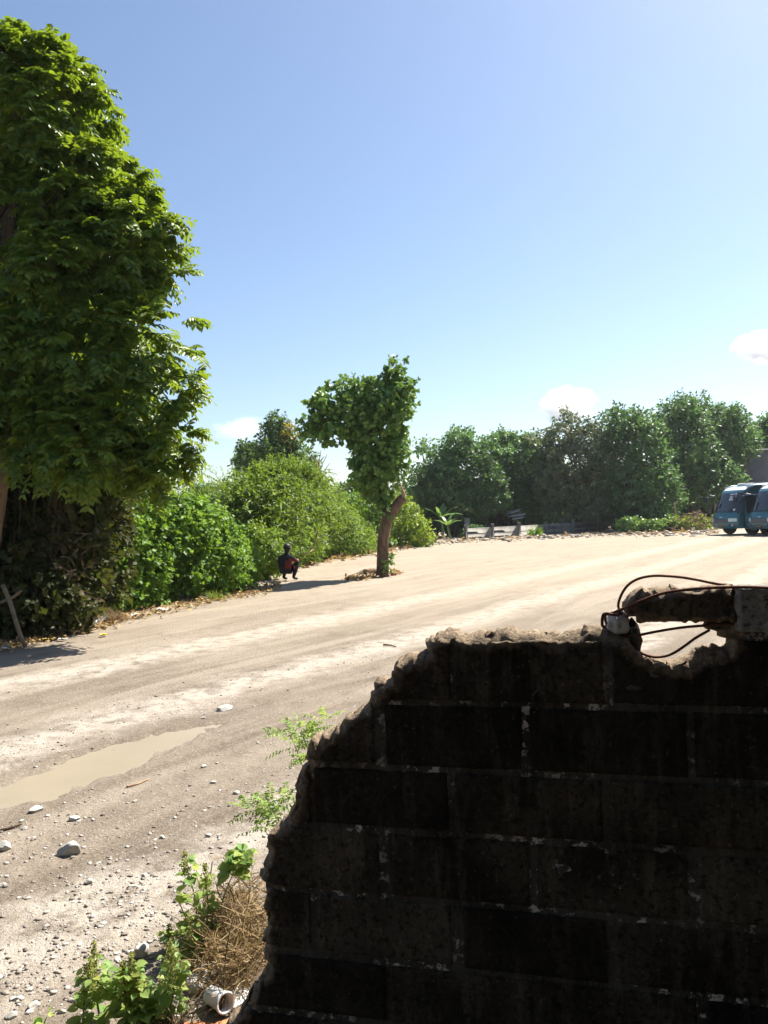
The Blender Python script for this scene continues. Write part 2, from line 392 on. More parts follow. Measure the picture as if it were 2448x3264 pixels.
streak = noise(nt, 1.6, 6, 0.6, st, 0.5); patch = noise(nt, 0.55, 5, 0.6); fine = noise(nt, 26, 6, 0.7); grit = noise(nt, 120, 3, 0.7)
s_ = math_(nt, 'ADD', math_(nt, 'MULTIPLY', sx.outputs[0], TPERP[0]), math_(nt, 'MULTIPLY', sx.outputs[1], TPERP[1]))
s_ = math_(nt, 'ADD', s_, math_(nt, 'MULTIPLY', math_(nt, 'SUBTRACT', noise(nt, 1.1, 5, .65), 0.5), 1.3))
c = ramp(nt, patch, [(0.3, (0.1015, 0.08256, 0.06536)), (0.5, (0.1419, 0.1178, 0.09374)), (0.72, (0.1935, 0.1634, 0.1316))])
c = mix(nt, ramp(nt, streak, [(0.42, (0, 0, 0)), (0.62, (.8, .8, .8))]), c, (0.258, 0.2253, 0.1892))
for cc, w in ((-5.4, .55), (-2.75, .45), (-7.6, .7)):
    band = math_(nt, 'SUBTRACT', 1.0, math_(nt, 'MULTIPLY', math_(nt, 'ABSOLUTE', math_(nt, 'SUBTRACT', s_, cc)), 1 / w))
    band = math_(nt, 'MULTIPLY', math_(nt, 'MAXIMUM', band, 0.0), ramp(nt, noise(nt, 5, 6, .7), [(0.36, (0, 0, 0)), (0.6, (1, 1, 1))]))
    c = mix(nt, math_(nt, 'MINIMUM', math_(nt, 'MULTIPLY', band, 1.5), .9), c, (0.3784, 0.3526, 0.3182))
farf = N(nt, 'ShaderNodeMapRange'); nt.links.new(sx.outputs[1], farf.inputs[0]); farf.inputs[1].default_value = 7; farf.inputs[2].default_value = 18
c = mix(nt, math_(nt, 'MULTIPLY', farf.outputs[0], 0.55), c, (0.344, 0.2967, 0.2322))           # dry pale sand away from the wet track
c = mix(nt, math_(nt, 'MULTIPLY', ramp(nt, fine, [(0.45, (0, 0, 0)), (0.7, (1, 1, 1))]), 0.28), c, (0.3182, 0.2838, 0.2408))
c = mix(nt, math_(nt, 'MULTIPLY', ramp(nt, grit, [(0.30, (1, 1, 1)), (0.46, (0, 0, 0))]), 0.35), c, (0.1032, 0.0817, 0.0645))
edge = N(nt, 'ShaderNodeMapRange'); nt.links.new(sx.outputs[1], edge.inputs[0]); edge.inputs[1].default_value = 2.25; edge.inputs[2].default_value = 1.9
sp2 = noise(nt, 55, 4, .8); c = mix(nt, math_(nt, 'MULTIPLY', ramp(nt, sp2, [(.56, (0, 0, 0)), (.64, (1, 1, 1))]), .55), c, (.40, .365, .32)); c = mix(nt, math_(nt, 'MULTIPLY', ramp(nt, noise(nt, 2.2, 5, .7), [(.30, (1, 1, 1)), (.46, (0, 0, 0))]), .35), c, (.10, .08, .062))
c = mix(nt, edge.outputs[0], c, (.07, .055, .04))                                       # unseen near-side soil, made dark to cut bounce light on the wall
c = mix(nt, 1.0, c, (1.0, .965, .91), 'MULTIPLY')
nt.links.new(c, b.inputs['Base Color'])
hh = math_(nt, 'ADD', math_(nt, 'MULTIPLY', fine, 0.7), math_(nt, 'MULTIPLY', grit, 0.3)); bump(nt, b, hh, 0.028, 1.0)
tag(mb.obj('ground', m, smooth=True), kind='structure')

# muddy puddle: an opaque water sheet lying in the hollow of the ground
a = np.linspace(-1.25, 1.25, 60); cgrid = np.linspace(-0.52, 0.52, 26); aa, cc_ = np.meshgrid(a, cgrid, indexing='ij')
px_ = PUD_C[0] + aa * TDIR[0] + cc_ * TPERP[0]; py_ = PUD_C[1] + aa * TDIR[1] + cc_ * TPERP[1]
keep = puddle_field(px_, py_) < 1.25; hz = np.median(ground_h(px_, py_)[np.abs(puddle_field(px_, py_) - 0.95) < .12])
mb = MB(); i, j = np.meshgrid(np.arange(59), np.arange(25), indexing='ij'); F = np.stack([i * 26 + j, i * 26 + j + 1, (i + 1) * 26 + j + 1, (i + 1) * 26 + j], -1).reshape(-1, 4)
kf = keep.ravel()[F].any(1); mb.add(xyz(px_, py_, hz).reshape(-1, 3), F[kf])
m = flat('muddy_water', (.235, .20, .148), .35, .3, .05, 2.5); tag(mb.obj('puddle', m), kind='structure')

# loose gravel
def stones(n, xy, r0, r1, shape=ICO0, m=0, mb=None, sink=0.25, zf=ground_h):
    mb = mb or MB(); V0, F0 = shape; n = len(xy); r = r0 * (r1 / r0) ** (rng.random(n) ** 2.2)
    sc = np.stack([1 + .5 * rng.random(n), .8 + .4 * rng.random(n), .35 + .3 * rng.random(n)], -1) * r[:, None]
    an = rng.random(n) * 6.28; V = V0[None] * (1 + 0.36 * rng.normal(size=(n, len(V0), 1))).clip(.4, 1.6) * sc[:, None]
    ca, sa = np.cos(an)[:, None], np.sin(an)[:, None]
    V = np.stack([V[..., 0] * ca - V[..., 1] * sa, V[..., 0] * sa + V[..., 1] * ca, V[..., 2]], -1)
    V += xyz(xy[:, 0], xy[:, 1], zf(xy[:, 0], xy[:, 1]) + sc[:, 2] * (0.6 - sink))[:, None]
    return mb.add(V.reshape(-1, 3), (F0[None] + (np.arange(n) * len(V0))[:, None, None]).reshape(-1, 3), m)
def scatter_view(n, x0, x1, y0, y1):
    q = np.array([G(rng.uniform(x0, x1), rng.uniform(y0, y1))[:2] for _ in range(n)]); return q
xy = scatter_view(15000, -150, 1500, 2020, 3350)
s = track_s(xy[:, 0], xy[:, 1]); wgt = 0.25 + .9 * np.exp(-((s + 5.4) / .5) ** 2) + .7 * np.exp(-((s + 2.8) / .45) ** 2) + .35 * np.exp(-((s + 4.0) / .25) ** 2)
wgt *= 0.4 + 0.9 * (fbm(xyz(xy[:, 0] * 1.3, xy[:, 1] * 1.3), 3, 77) > -0.02)
ok = (rng.random(len(xy)) < wgt) & (puddle_field(xy[:, 0], xy[:, 1]) > 1.05) & (xy[:, 1] > 2.35)
xy = xy[ok]; m_, nt, b = mat('gravel_mix', .85, .25); g = nt.nodes.new('ShaderNodeNewGeometry')
nt.links.new(ramp(nt, g.outputs['Random Per Island'], [(0, (.13, .11, .09)), (.4, (.22, .19, .16)), (.75, (.33, .30, .265)), (1, (.5, .48, .45))]), b.inputs['Base Color'])
M['gravel'] = m_
mb = stones(0, xy, .002, .012); tag(mb.obj('gravel', M['gravel']), 'loose pale gravel scattered over the dusty lot', 'gravel', kind='stuff')

def rock(name, px, py, w_px, label, cat='stone', group=None, mt='rock', flatn=.55, D=None, el=1.0, seed=0):
    c = G(px, py); r = w_px / 2 * np.linalg.norm(c[:2]) / FPX; V0, F0 = ICO2
    V0, F0 = ICO3; pn = rdir(13); pd = rng.uniform(.62, 1.0, 13)
    n = np.min(np.where(V0 @ pn.T > .05, pd / np.maximum(V0 @ pn.T, .05), 9), 1).clip(.5, 1.25) * (1 + .07 * fbm(V0 * 6 + seed, 3, seed + 9))
    V = V0 * n[:, None]
    a = rng.random() * 3.1; V = V * np.array([el, .75, flatn]) * r
    V = np.stack([V[:, 0] * math.cos(.3 * a) - V[:, 1] * math.sin(.3 * a), V[:, 0] * math.sin(.3 * a) + V[:, 1] * math.cos(.3 * a), V[:, 2]], -1)
    z = float(ground_h(c[0], c[1])); base = np.array([c[0], c[1], z])
    mb = MB(); mb.add(V + base + np.array([0, 0, r * flatn * .55]), F0)
    o = mb.obj(name, M[mt], origin=base); o.location = base; return tag(o, label, cat, group)
rock('stone', 223, 2722, 66, 'fist-sized pale grey rock lying alone on the dirt track, largest loose stone', mt='rock', seed=1, flatn=.7)
rock('stone', 12, 2712, 54, 'flat pale rock at the edge of the dirt beyond the puddle', seed=2)
rock('stone', 114, 2588, 36, 'whitish stone on the dirt beside the tip of the puddle', seed=3)
rock('stone', 717, 2262, 44, 'low sandy-coloured lump of stone on the track past the puddle', seed=4, flatn=.4, mt='rockgrey')
for k, (x, y, w_) in enumerate([(682, 2501, 20), (752, 2533, 20), (819, 2548, 17), (650, 2450, 17), (517, 2676, 20), (282, 2819, 28), (235, 2617, 28), (313, 2757, 18), (8, 2823, 22), (78, 2642, 17), (70, 2619, 15), (462, 2799, 22), (666, 2674, 22), (700, 2668, 16), (560, 2350, 14), (880, 2560, 15), (650, 2290, 14), (150, 2960, 18), (330, 2870, 16), (430, 2560, 14)]):
    rock('stone', x, y, w_, 'small pale stone lying loose on the gravelly dirt lot', 'stone', 'small stones on the dirt lot', seed=10 + k)
def stick(pts, r, label, mt='twig', name='stick', cat='stick', group=None):
    P = np.array([G(x, y) for x, y in pts]); P[:, 2] = ground_h(P[:, 0], P[:, 1]) + r * 1.2
    base = P[0].copy(); mb = MB(); add_tube(mb, smooth_path(P, 10), np.linspace(r, r * .5, 10), 6, .2, 3)
    o = mb.obj(name, M[mt], origin=base); o.location = base; return tag(o, label, cat, group)
stick([(403, 2513), (440, 2504), (474, 2487)], .006, 'thin pale dry stick lying on the dirt near the puddle', 'cutwood')
stick([(1222, 2057), (1245, 2058), (1262, 2062)], .012, 'short dark stick lying on the pale sand past the broken wall', 'barkdark')
stick([(2, 2650), (40, 2640), (70, 2632)], .008, 'dark curved twig on dirt at the near side of the puddle', 'barkdark')

# ------------------------------------------------------------------ broken block wall
TH = math.radians(14); D0 = 2.15; WT = 0.10
WU = np.array([math.cos(TH), -math.sin(TH), 0]); WN = np.array([math.sin(TH), math.cos(TH), 0])   # along, away from camera
def wall_uv(px, py):
    d = ray(px, py); t = WN[1] * D0 / (d @ WN); q = d * t
    return (q - np.array([0, D0, 0])) @ WU, q[2] + EYE
def wall_xyz(u, v, w): # w: depth from the mid plane, negative = towards camera
    return np.array([0, D0, 0]) + np.multiply.outer(u, WU) + np.multiply.outer(w + WT / 2, WN) + np.multiply.outer(v, np.array([0, 0, 1.]))
SIL = [(560, 3700), (640, 3420), (721, 3264), (753, 3232), (779, 3180), (805, 3137), (837, 3085), (826, 3032), (837, 2958), (832, 2885), (837, 2832), (818, 2811), (842, 2727), (837, 2684), (858, 2653), (900, 2621), (932, 2558), (934, 2500), (952, 2458), (958, 2430), (967, 2411), (971, 2387), (979, 2372), (1026, 2348), (1069, 2321), (1101, 2293), (1136, 2262), (1167, 2250), (1169, 2215), (1183, 2203), (1191, 2182), (1234, 2170), (1242, 2148), (1253, 2121), (1277, 2105), (1320, 2097), (1355, 2083), (1353, 2062), (1363, 2050), (1367, 2031), (1398, 2023), (1426, 2013), (1461, 2023), (1502, 2024), (1565, 2020), (1619, 2012), (1698, 2020), (1776, 2024), (1854, 2008), (1917, 2000), (1960, 2008), (1995, 2022), (2014, 2042), (2029, 2066), (2059, 2096), (2082, 2105), (2131, 2112), (2164, 2118), (2184, 2116), (2204, 2104), (2230, 2086), (2263, 2075), (2313, 2076), (2326, 2071), (2336, 2048), (2334, 2036), (2306, 2033), (2280, 2018), (2250, 2011), (2234, 2005), (2236, 1998), (2263, 1992), (2300, 1988)]
BEAM_TOP = [(1986, 1945), (1989, 1922), (2009, 1902), (2032, 1886), (2072, 1883), (2111, 1884), (2151, 1878), (2181, 1878), (2230, 1874), (2296, 1872), (2360, 1872)]
BEAM_BOT = [(2360, 1986), (2323, 1985), (2290, 1987), (2247, 1990), (2197, 1990), (2158, 1990), (2098, 1985), (2045, 1987), (2012, 1975), (1996, 1962)]
sil = [wall_uv(*p) for p in SIL]; ptop = wall_uv(2300, 1988)[1]; pu = wall_uv(2346, 1985)[0]
vtop = wall_uv(2448, 1876)[1]
sil += [(pu - .01, ptop), (pu, vtop - .004), (3.6, vtop), (3.6, -0.35), (sil[0][0], -0.35)]
sil = np.array(sil)
def sdist(u, v, poly):
    """signed distance to polygon, positive inside; plus nearest point"""
    p = np.stack([u, v], -1); A = poly; B = np.roll(poly, -1, 0); best = np.full(u.shape, 1e9); near = np.zeros(u.shape + (2,)); ins = np.zeros(u.shape, bool)
    for a, bb in zip(A, B):
        e = bb - a; L2 = max(e @ e, 1e-12); t = np.clip(((p - a) @ e) / L2, 0, 1); q = a + t[..., None] * e
        d = np.hypot(*(np.moveaxis(p - q, -1, 0))); k = d < best; best = np.where(k, d, best); near[k] = q[k]
        cond = ((a[1] > v) != (bb[1] > v)); x = a[0] + (v - a[1]) / (bb[1] - a[1] + 1e-12) * e[0]; ins ^= cond & (u < x)
    return np.where(ins, best, -best), near
def slab(u0, u1, v0, v1, poly, step, half, mb, chamfer=.055, bev=.004, rough=.0016, seed=0, inset=0.0, recess=0.0, front_min=.15):
    nu = max(3, int(round((u1 - u0) / step)) + 1); nv = max(3, int(round((v1 - v0) / step)) + 1)
    u, v = np.meshgrid(np.linspace(u0, u1, nu), np.linspace(v0, v1, nv), indexing='ij')
    sdv, near = sdist(u, v, poly); sdv = sdv - inset
    inside = sdv > 0
    i, j = np.meshgrid(np.arange(nu - 1), np.arange(nv - 1), indexing='ij')
    F = np.stack([i * nv + j, (i + 1) * nv + j, (i + 1) * nv + j + 1, i * nv + j + 1], -1).reshape(-1, 4)
    kf = inside.ravel()[F].sum(1) >= 2; F = F[kf]
    if len(F) == 0: return False
    out = ~inside & (sdv > -step * 1.6); u = np.where(out, near[..., 0] + (u - near[..., 0]) * .1, u); v = np.where(out, near[..., 1] + (v - near[..., 1]) * .1, v)
    d = np.maximum(sdv, 0)
    de = np.minimum(np.minimum(u - u0, u1 - u), np.minimum(v - v0, v1 - v)); de = np.maximum(de, 0)
    q = xyz(u * 1, v * 1, seed * 3.1)
    ch = chamfer * (0.75 + 0.6 * fbm(q * 9, 3, seed))
    prof = front_min + (1 - front_min) * np.sqrt(np.clip(1 - (1 - np.clip(d / np.maximum(ch, .01), 0, 1)) ** 2, 0, 1))
    be = bev * np.clip(1 - de / bev, 0, 1) ** 2 if bev else 0
    crumb = np.clip(1 - d / (ch * 1.5), 0, 1)
    rf = rough * fbm(q * 60, 3, seed + 3) + rough * 1.2 * fbm(q * 14, 3, seed + 5) + crumb * (.020 * fbm(q * 38, 3, 7) + .022 * fbm(q * 95, 2, 8))
    wf = -(half * prof) + be + rf + recess
    prb = .55 + .45 * np.sqrt(np.clip(1 - (1 - np.clip(d / .025, 0, 1)) ** 2, 0, 1))
    wb = half * prb - be - recess + crumb * .006 * fbm(q * 45 + 9, 3, seed + 17)
    jit = crumb * .010
    qs = xyz(u, v, 0); uu = u + jit * fbm(qs * 55, 2, 31) * 1.6; vv = v + jit * fbm(qs * 55 + 5, 2, 32) * 1.6
    Vf = wall_xyz(uu.ravel(), vv.ravel(), wf.ravel()); Vb = wall_xyz(uu.ravel(), vv.ravel(), wb.ravel())
    n = len(Vf); E = np.concatenate([F[:, [0, 1]], F[:, [1, 2]], F[:, [2, 3]], F[:, [3, 0]]])
    key = E.min(1) * n + E.max(1); uq, first, cnt = np.unique(key, return_index=True, return_counts=True); bd = E[first[cnt == 1]]
    m1 = n  # an extra ring half way through the thickness keeps the broken edge rough
    wm = (wf + wb) / 2; mj = .006 * crumb; Vm = wall_xyz((uu + mj * noise3(q * 50, 51)).ravel(), (vv + mj * noise3(q * 50, 52)).ravel(), wm.ravel())
    V = np.concatenate([Vf, Vm, Vb])
    S1 = np.stack([bd[:, 1], bd[:, 0], bd[:, 0] + n, bd[:, 1] + n], -1); S2 = S1 + n
    allF = np.concatenate([F, F[:, ::-1] + 2 * n, S1, S2])
    used = np.unique(allF); remap = np.full(3 * n, -1); remap[used] = np.arange(len(used))
    wear = np.concatenate([crumb.ravel(), np.where(crumb.ravel() > .02, 1, .3), crumb.ravel()])
    mb.add(V[used], remap[allF], 0, wear[used]); return True

def concrete(name, dark, mid, lich, broken, specks=0.0, pit=.85):
    m, nt, b = mat(name, 0.93, 0.12); P = coords(nt)
    vs_ = mapping(nt, P, (1, 1, .16)); run = noise(nt, 26, 5, .65, vs_); big = noise(nt, 4.5, 5, .6); fine = noise(nt, 90, 5, .7)
    c = ramp(nt, big, [(0.34, dark), (0.62, mid)])
    c = mix(nt, math_(nt, 'MULTIPLY', ramp(nt, run, [(.5, (0, 0, 0)), (.72, (1, 1, 1))]), .55), c, lich)
    c = mix(nt, ramp(nt, fine, [(.60, (0, 0, 0)), (.70, (.7, .7, .7))]), c, tuple(x * 1.7 for x in lich)); c = mix(nt, ramp(nt, noise(nt, 55, 5, .75), [(.36, (pit, pit, pit)), (.5, (0, 0, 0))]), c, (.008, .007, .006))
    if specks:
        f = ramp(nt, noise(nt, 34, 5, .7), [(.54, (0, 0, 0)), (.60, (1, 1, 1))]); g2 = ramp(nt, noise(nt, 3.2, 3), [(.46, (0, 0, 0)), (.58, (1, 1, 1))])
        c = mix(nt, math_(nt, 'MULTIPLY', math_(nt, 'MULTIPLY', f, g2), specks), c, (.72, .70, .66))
    at = N(nt, 'ShaderNodeAttribute', attribute_name='wear')
    w = math_(nt, 'ADD', at.outputs['Fac'], math_(nt, 'MULTIPLY', math_(nt, 'SUBTRACT', noise(nt, 30, 4), .5), .7))
    w = ramp(nt, w, [(.30, (0, 0, 0)), (.75, (1, 1, 1))])
    bc = ramp(nt, noise(nt, 75, 5, .7), [(.3, tuple(x * .45 for x in broken)), (.55, broken), (.75, tuple(min(1, x * 1.5) for x in broken))])
    c = mix(nt, w, c, bc); nt.links.new(c, b.inputs['Base Color'])
    bump(nt, b, math_(nt, 'ADD', math_(nt, 'MULTIPLY', fine, .7), math_(nt, 'MULTIPLY', run, .3)), .016)
    return m
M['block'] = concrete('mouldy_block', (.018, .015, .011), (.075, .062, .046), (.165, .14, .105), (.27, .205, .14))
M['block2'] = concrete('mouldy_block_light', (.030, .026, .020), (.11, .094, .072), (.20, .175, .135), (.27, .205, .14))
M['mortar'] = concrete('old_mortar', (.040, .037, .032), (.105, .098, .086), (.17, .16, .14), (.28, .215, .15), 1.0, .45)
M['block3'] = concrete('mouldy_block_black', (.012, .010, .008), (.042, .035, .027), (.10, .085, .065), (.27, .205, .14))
M['post'] = concrete('grey_post', (.24, .235, .215), (.36, .35, .32), (.42, .41, .38), (.27, .25, .21), .3)
ROOTW = wall_xyz(np.array([.8]), np.array([0.0]), np.array([0.0]))[0]
wall = empty('broken_block_wall', ROOTW, 'blackened concrete block wall with a jagged broken top and stepped end', 'wall')
rows = [-.36, -.18, 0.0, .175, .35, .53, .72, .897, 1.08, 1.262]
GAP = .0115
body = sil
post_u0 = pu
for r in range(len(rows) - 1):
    off = (.165 if r % 2 == 0 else .372) + 0.0
    if r == len(rows) - 2: off = .178
    us = np.arange(off - .41 * 4, 3.7, .41)
    for k in range(len(us) - 1):
        u0, u1 = us[k] + GAP + rng.uniform(-.006, .006), us[k + 1] - GAP + rng.uniform(-.006, .006)
        v0, v1 = rows[r] + GAP * .8 + rng.uniform(-.003, .003), rows[r + 1] - GAP * .8 + rng.uniform(-.003, .003)
        if u1 < -1.2: continue
        mb = MB(); step = .006 if u0 < 1.15 and v1 > .1 else .03
        pj = rng.uniform(-.003, .004)
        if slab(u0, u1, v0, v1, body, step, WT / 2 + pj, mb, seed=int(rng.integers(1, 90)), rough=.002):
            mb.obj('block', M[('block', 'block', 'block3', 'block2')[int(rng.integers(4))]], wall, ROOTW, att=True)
# upper right: the last course up to the level top
for k, (u0, u1) in enumerate([(pu + .095, pu + .5), (pu + .52, pu + .92), (pu + .94, pu + 1.34), (pu + 1.36, pu + 1.76)]):
    mb = MB(); slab(u0, u1, 1.272, vtop - .006, body, .0075 if k < 2 else .03, WT / 2, mb, seed=70 + k, chamfer=.02); mb.obj('block', M['block'], wall, ROOTW, att=True)
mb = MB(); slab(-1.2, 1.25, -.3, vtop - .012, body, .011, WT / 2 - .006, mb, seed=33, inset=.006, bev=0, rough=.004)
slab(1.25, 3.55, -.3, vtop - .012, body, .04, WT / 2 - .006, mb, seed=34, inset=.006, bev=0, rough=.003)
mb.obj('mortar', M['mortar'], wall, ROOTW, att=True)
# concrete post at the right of the opening
mb = MB(); slab(pu, pu + .085, ptop - .02, vtop + .004, np.array([(pu, ptop - .03), (pu + .086, ptop - .03), (pu + .086, vtop + .01), (pu, vtop + .01)]), .006, WT / 2 + .012, mb, chamfer=.006, seed=61, rough=.0012, front_min=.7); mb.obj('post', M['post'], wall, ROOTW, att=True)
# remnant of the top beam that juts out over the opening
beam = np.array([wall_uv(*p) for p in BEAM_TOP + BEAM_BOT]); beam[10:12, 0] = pu + .004
mb = MB(); slab(beam[:, 0].min() - .01, pu + .004, beam[:, 1].min() - .01, beam[:, 1].max() + .01, beam, .0065, WT / 2 - .004, mb, chamfer=.028, bev=0, seed=44, rough=.0015, front_min=.25); mb.obj('broken_beam', M['block2'], wall, ROOTW, att=True)
# white lump of old plaster where the bars come out
c = wall_xyz(*[np.array([x]) for x in (*wall_uv(1968, 1998), 0.0)])[0]; V0, F0 = ICO2
mb = MB(); mb.add(c + V0 * (1 + .35 * fbm(V0 * 2.2, 3, 3))[:, None] * np.array([.030, .035, .034]) * (1 + .25 * noise3(V0 * 3, 4))[:, None], F0); mb.obj('plaster_lump', M['paper'], wall, ROOTW)
# chunk hanging at the inner edge of the opening
c = wall_xyz(*[np.array([x]) for x in (*wall_uv(2022, 2050), 0.01)])[0]
mb = MB(); mb.add(c + V0 * (1 + .3 * fbm(V0 * 2.2 + 4, 3, 6))[:, None] * np.array([.020, .035, .055]), F0); mb.obj('plaster_lump', M['mortar'], wall, ROOTW)
M['rust'] = flat('rusty_bar', (.13, .055, .032), .8, .3, .45, 60, .2, .001)
def bar(zp, w0, r, n=40, ws=None):
    uv = [wall_uv(1900 + x * .3303, 1800 + y * .3303) for x, y in zp]; u = np.array([a for a, _ in uv]); v = np.array([b_ for _, b_ in uv])
    w_ = np.full(len(u), w0) if ws is None else np.array(ws); P = smooth_path(wall_xyz(u, v, w_)[np.arange(len(u)), :] if False else np.array([wall_xyz(np.array([a]), np.array([b_]), np.array([c_]))[0] for a, b_, c_ in zip(u, v, w_)]), n)
    mb = MB(); add_tube(mb, P, r, 7, .12, 2); return mb.obj('reinforcing_bar', M['rust'], wall, ROOTW, smooth=True)
bar([(240, 480), (222, 400), (260, 290), (330, 200), (430, 145), (560, 120), (700, 122), (850, 135), (1000, 160), (1120, 185), (1220, 203), (1350, 215)], -.01, .0036)
bar([(120, 505), (250, 440), (450, 340), (650, 270), (850, 238), (1050, 222), (1250, 213), (1500, 210), (1800, 226), (2200, 240)], 0, .0040, 40, [0, -.03, -.055, -.058, -.058, -.058, -.060, -.068, -.066, -.05])
bar([(375, 700), (560, 660), (800, 620), (1000, 600), (1200, 590), (1380, 586)], -.035, .0036)
bar([(230, 470), (300, 560), (308, 700), (350, 810), (430, 870), (550, 912), (660, 912), (760, 880), (870, 810), (980, 730), (1120, 650)], -.015, .0036)
bar([(95, 610), (65, 600), (62, 540), (75, 490), (110, 480), (150, 488), (230, 492)], -.03, .0042, 24)
bar([(120, 610), (95, 560), (100, 500), (140, 492)], -.012, .0036, 16)
# ------------------------------------------------------------------ shelter added unseen behind the viewer to keep the near side in shade
hb = MB(); add_bbox(hb, -7, 7, -4.2, -3.9, 0, 2.95, b=.02); shade_shelter = empty('porch', (0, -4, 0), 'dark shaded porch on the near side of the broken wall', 'porch')
M['porchwall'] = flat('porch_wall', (.10, .09, .08), .9, .2, .2, 2); M['rooftin'] = flat('porch_tin', (.12, .11, .10), .7, .3, .2, 3)
hb.obj('porch_wall', M['porchwall'], shade_shelter, (0, -4, 0))
hb = MB(); add_bbox(hb, -7.2, 7.2, -4.3, 1.25, 2.95, 3.03, b=.02); hb.obj('roof', M['rooftin'], shade_shelter, (0, -4, 0))
for x in (-6.5, 6.5):
    hb = MB(); add_bbox(hb, x - .08, x + .08, .9, 1.06, 0, 2.95, b=.01); hb.obj('post', M['porchwall'], shade_shelter, (0, -4, 0))

# ------------------------------------------------------------------ trees and bushes
def B(px, py, rpx, D):
    return (W(px, py, D), rpx * D / FPX)
def jit(blobs, a=.12):
    return [(c + rng.normal(size=3) * r * a, r) for c, r in blobs]
def limbs(mb, root, blobs, r0, n=10, m=0, wob=.08, tip=.25):
    """limbs from a fork point to some of the blob centres"""
    idx = rng.permutation(len(blobs))[:n]
    for k in idx:
        c = np.array(blobs[k][0]); L = np.linalg.norm(c - root)
        mid = (root + c) / 2 + rng.normal(size=3) * L * wob + np.array([0, 0, L * .06])
        add_tube(mb, smooth_path([root, mid, c], 8), np.linspace(r0, r0 * tip, 8), 6, .15, int(k), m, cap=False)

# --- the leaning, lopped tree standing in the lot
TD = G(1220, 1838)[1]
def Z1(zx, zy): return 700 + zx * .4521, 1100 + zy * .4521
lean_root = G(*Z1(1150, 1590)); lean_root[2] = 0
tree = empty('leaning_tree', lean_root, 'lopped tree with one-sided leafy crown standing alone in the sandy lot', 'tree')
mb = MB(); tp = [W(*Z1(x, y), TD) for x, y in ((1148, 1600), (1150, 1500), (1155, 1380), (1172, 1270), (1190, 1180))]
tp[0][2] = -.03
add_tube(mb, smooth_path(tp, 16), np.interp(np.linspace(0, 1, 16), [0, .1, .5, .9, 1], [.21, .17, .145, .15, .155]), 14, .16, 1)
tk = mb.obj('trunk', M['bark'], tree, lean_root, smooth=True)
mb = MB(); add_tube(mb, smooth_path([W(*Z1(1190, 1215), TD), W(*Z1(1240, 1140), TD), W(*Z1(1296, 1068), TD)], 8), np.linspace(.15, .115, 8), 12, .14, 4); mb.obj('cut_limb', M['bark'], tree, lean_root, smooth=True)
mb = MB()
for q in ([(1288, 1085), (1292, 1030), (1275, 985), (1262, 940)], [(1300, 1075), (1300, 1040), (1290, 1010)]):
    add_tube(mb, smooth_path([W(*Z1(*p), TD - .02) for p in q], 8), np.linspace(.05, .008, 8), 6, .4, 5)
mb.obj('splinter', M['cutwood'], tree, lean_root)
mb = MB(); st_ = [W(*Z1(x, y), TD + .03) for x, y in ((1190, 1190), (1150, 1080), (1120, 950), (1115, 800), (1090, 640), (1000, 520), (850, 500), (700, 540))]
add_tube(mb, smooth_path(st_, 26), np.linspace(.12, .02, 26), 9, .15, 7)
add_tube(mb, smooth_path([st_[4], W(*Z1(1180, 480), TD), W(*Z1(1230, 300), TD), W(*Z1(1245, 130), TD)], 14), np.linspace(.06, .01, 14), 7, .15, 8)
add_tube(mb, smooth_path([st_[5], W(*Z1(940, 400), TD), W(*Z1(900, 310), TD)], 8), np.linspace(.04, .01, 8), 6, .1, 9)
mb.obj('branch', M['barkdark'], tree, lean_root)
LB = [(650, 560, 85), (720, 440, 85), (690, 610, 70), (800, 370, 95), (800, 560, 115), (900, 335, 85), (900, 500, 130), (1000, 355, 95), (1030, 500, 135), (1100, 345, 85), (1200, 360, 105), (1280, 340, 65), (1290, 430, 75), (1200, 480, 125), (1330, 300, 38), (1230, 255, 50), (1225, 190, 40), (1245, 130, 34), (1275, 112, 22), (1190, 215, 25), (1345, 285, 25), (1130, 620, 160), (1000, 640, 80), (1200, 620, 100), (1235, 700, 75), (1100, 760, 140), (1200, 790, 95), (990, 770, 60), (1010, 840, 70)]
LB2 = [(1050, 890, 95), (1150, 900, 90), (1250, 850, 60), (1000, 960, 55), (1080, 1000, 70), (1130, 1060, 50), (1200, 960, 60), (1060, 1060, 40), (960, 900, 35), (1300, 760, 40)]
fb = MB(); bl = jit([B(*Z1(x, y), r * .4521, TD + rng.normal() * .1) for x, y, r in LB], .04)
foliage(fb, bl, 1350, 8, .17, .12, .11, 'hex', up=.25, droop=.45, spread=.9, inner=.45, nr=1.0)
bl2 = jit([B(*Z1(x, y), r * .4521, TD + rng.normal() * .15) for x, y, r in LB2], .06)
foliage(fb, bl2, 300, 7, .16, .12, .11, 'hex', up=.05, droop=.6, inner=.3)
foliage(fb, [B(*Z1(1190, 1520), 16, TD - .1), B(*Z1(1185, 1560), 14, TD - .15), B(*Z1(1200, 1400), 9, TD), B(*Z1(1180, 1160), 22, TD - .1), B(*Z1(1110, 1130), 16, TD)], 60, 6, .1, .09, .08, 'hex')
fb.obj('crown', M['lean'], tree, lean_root)
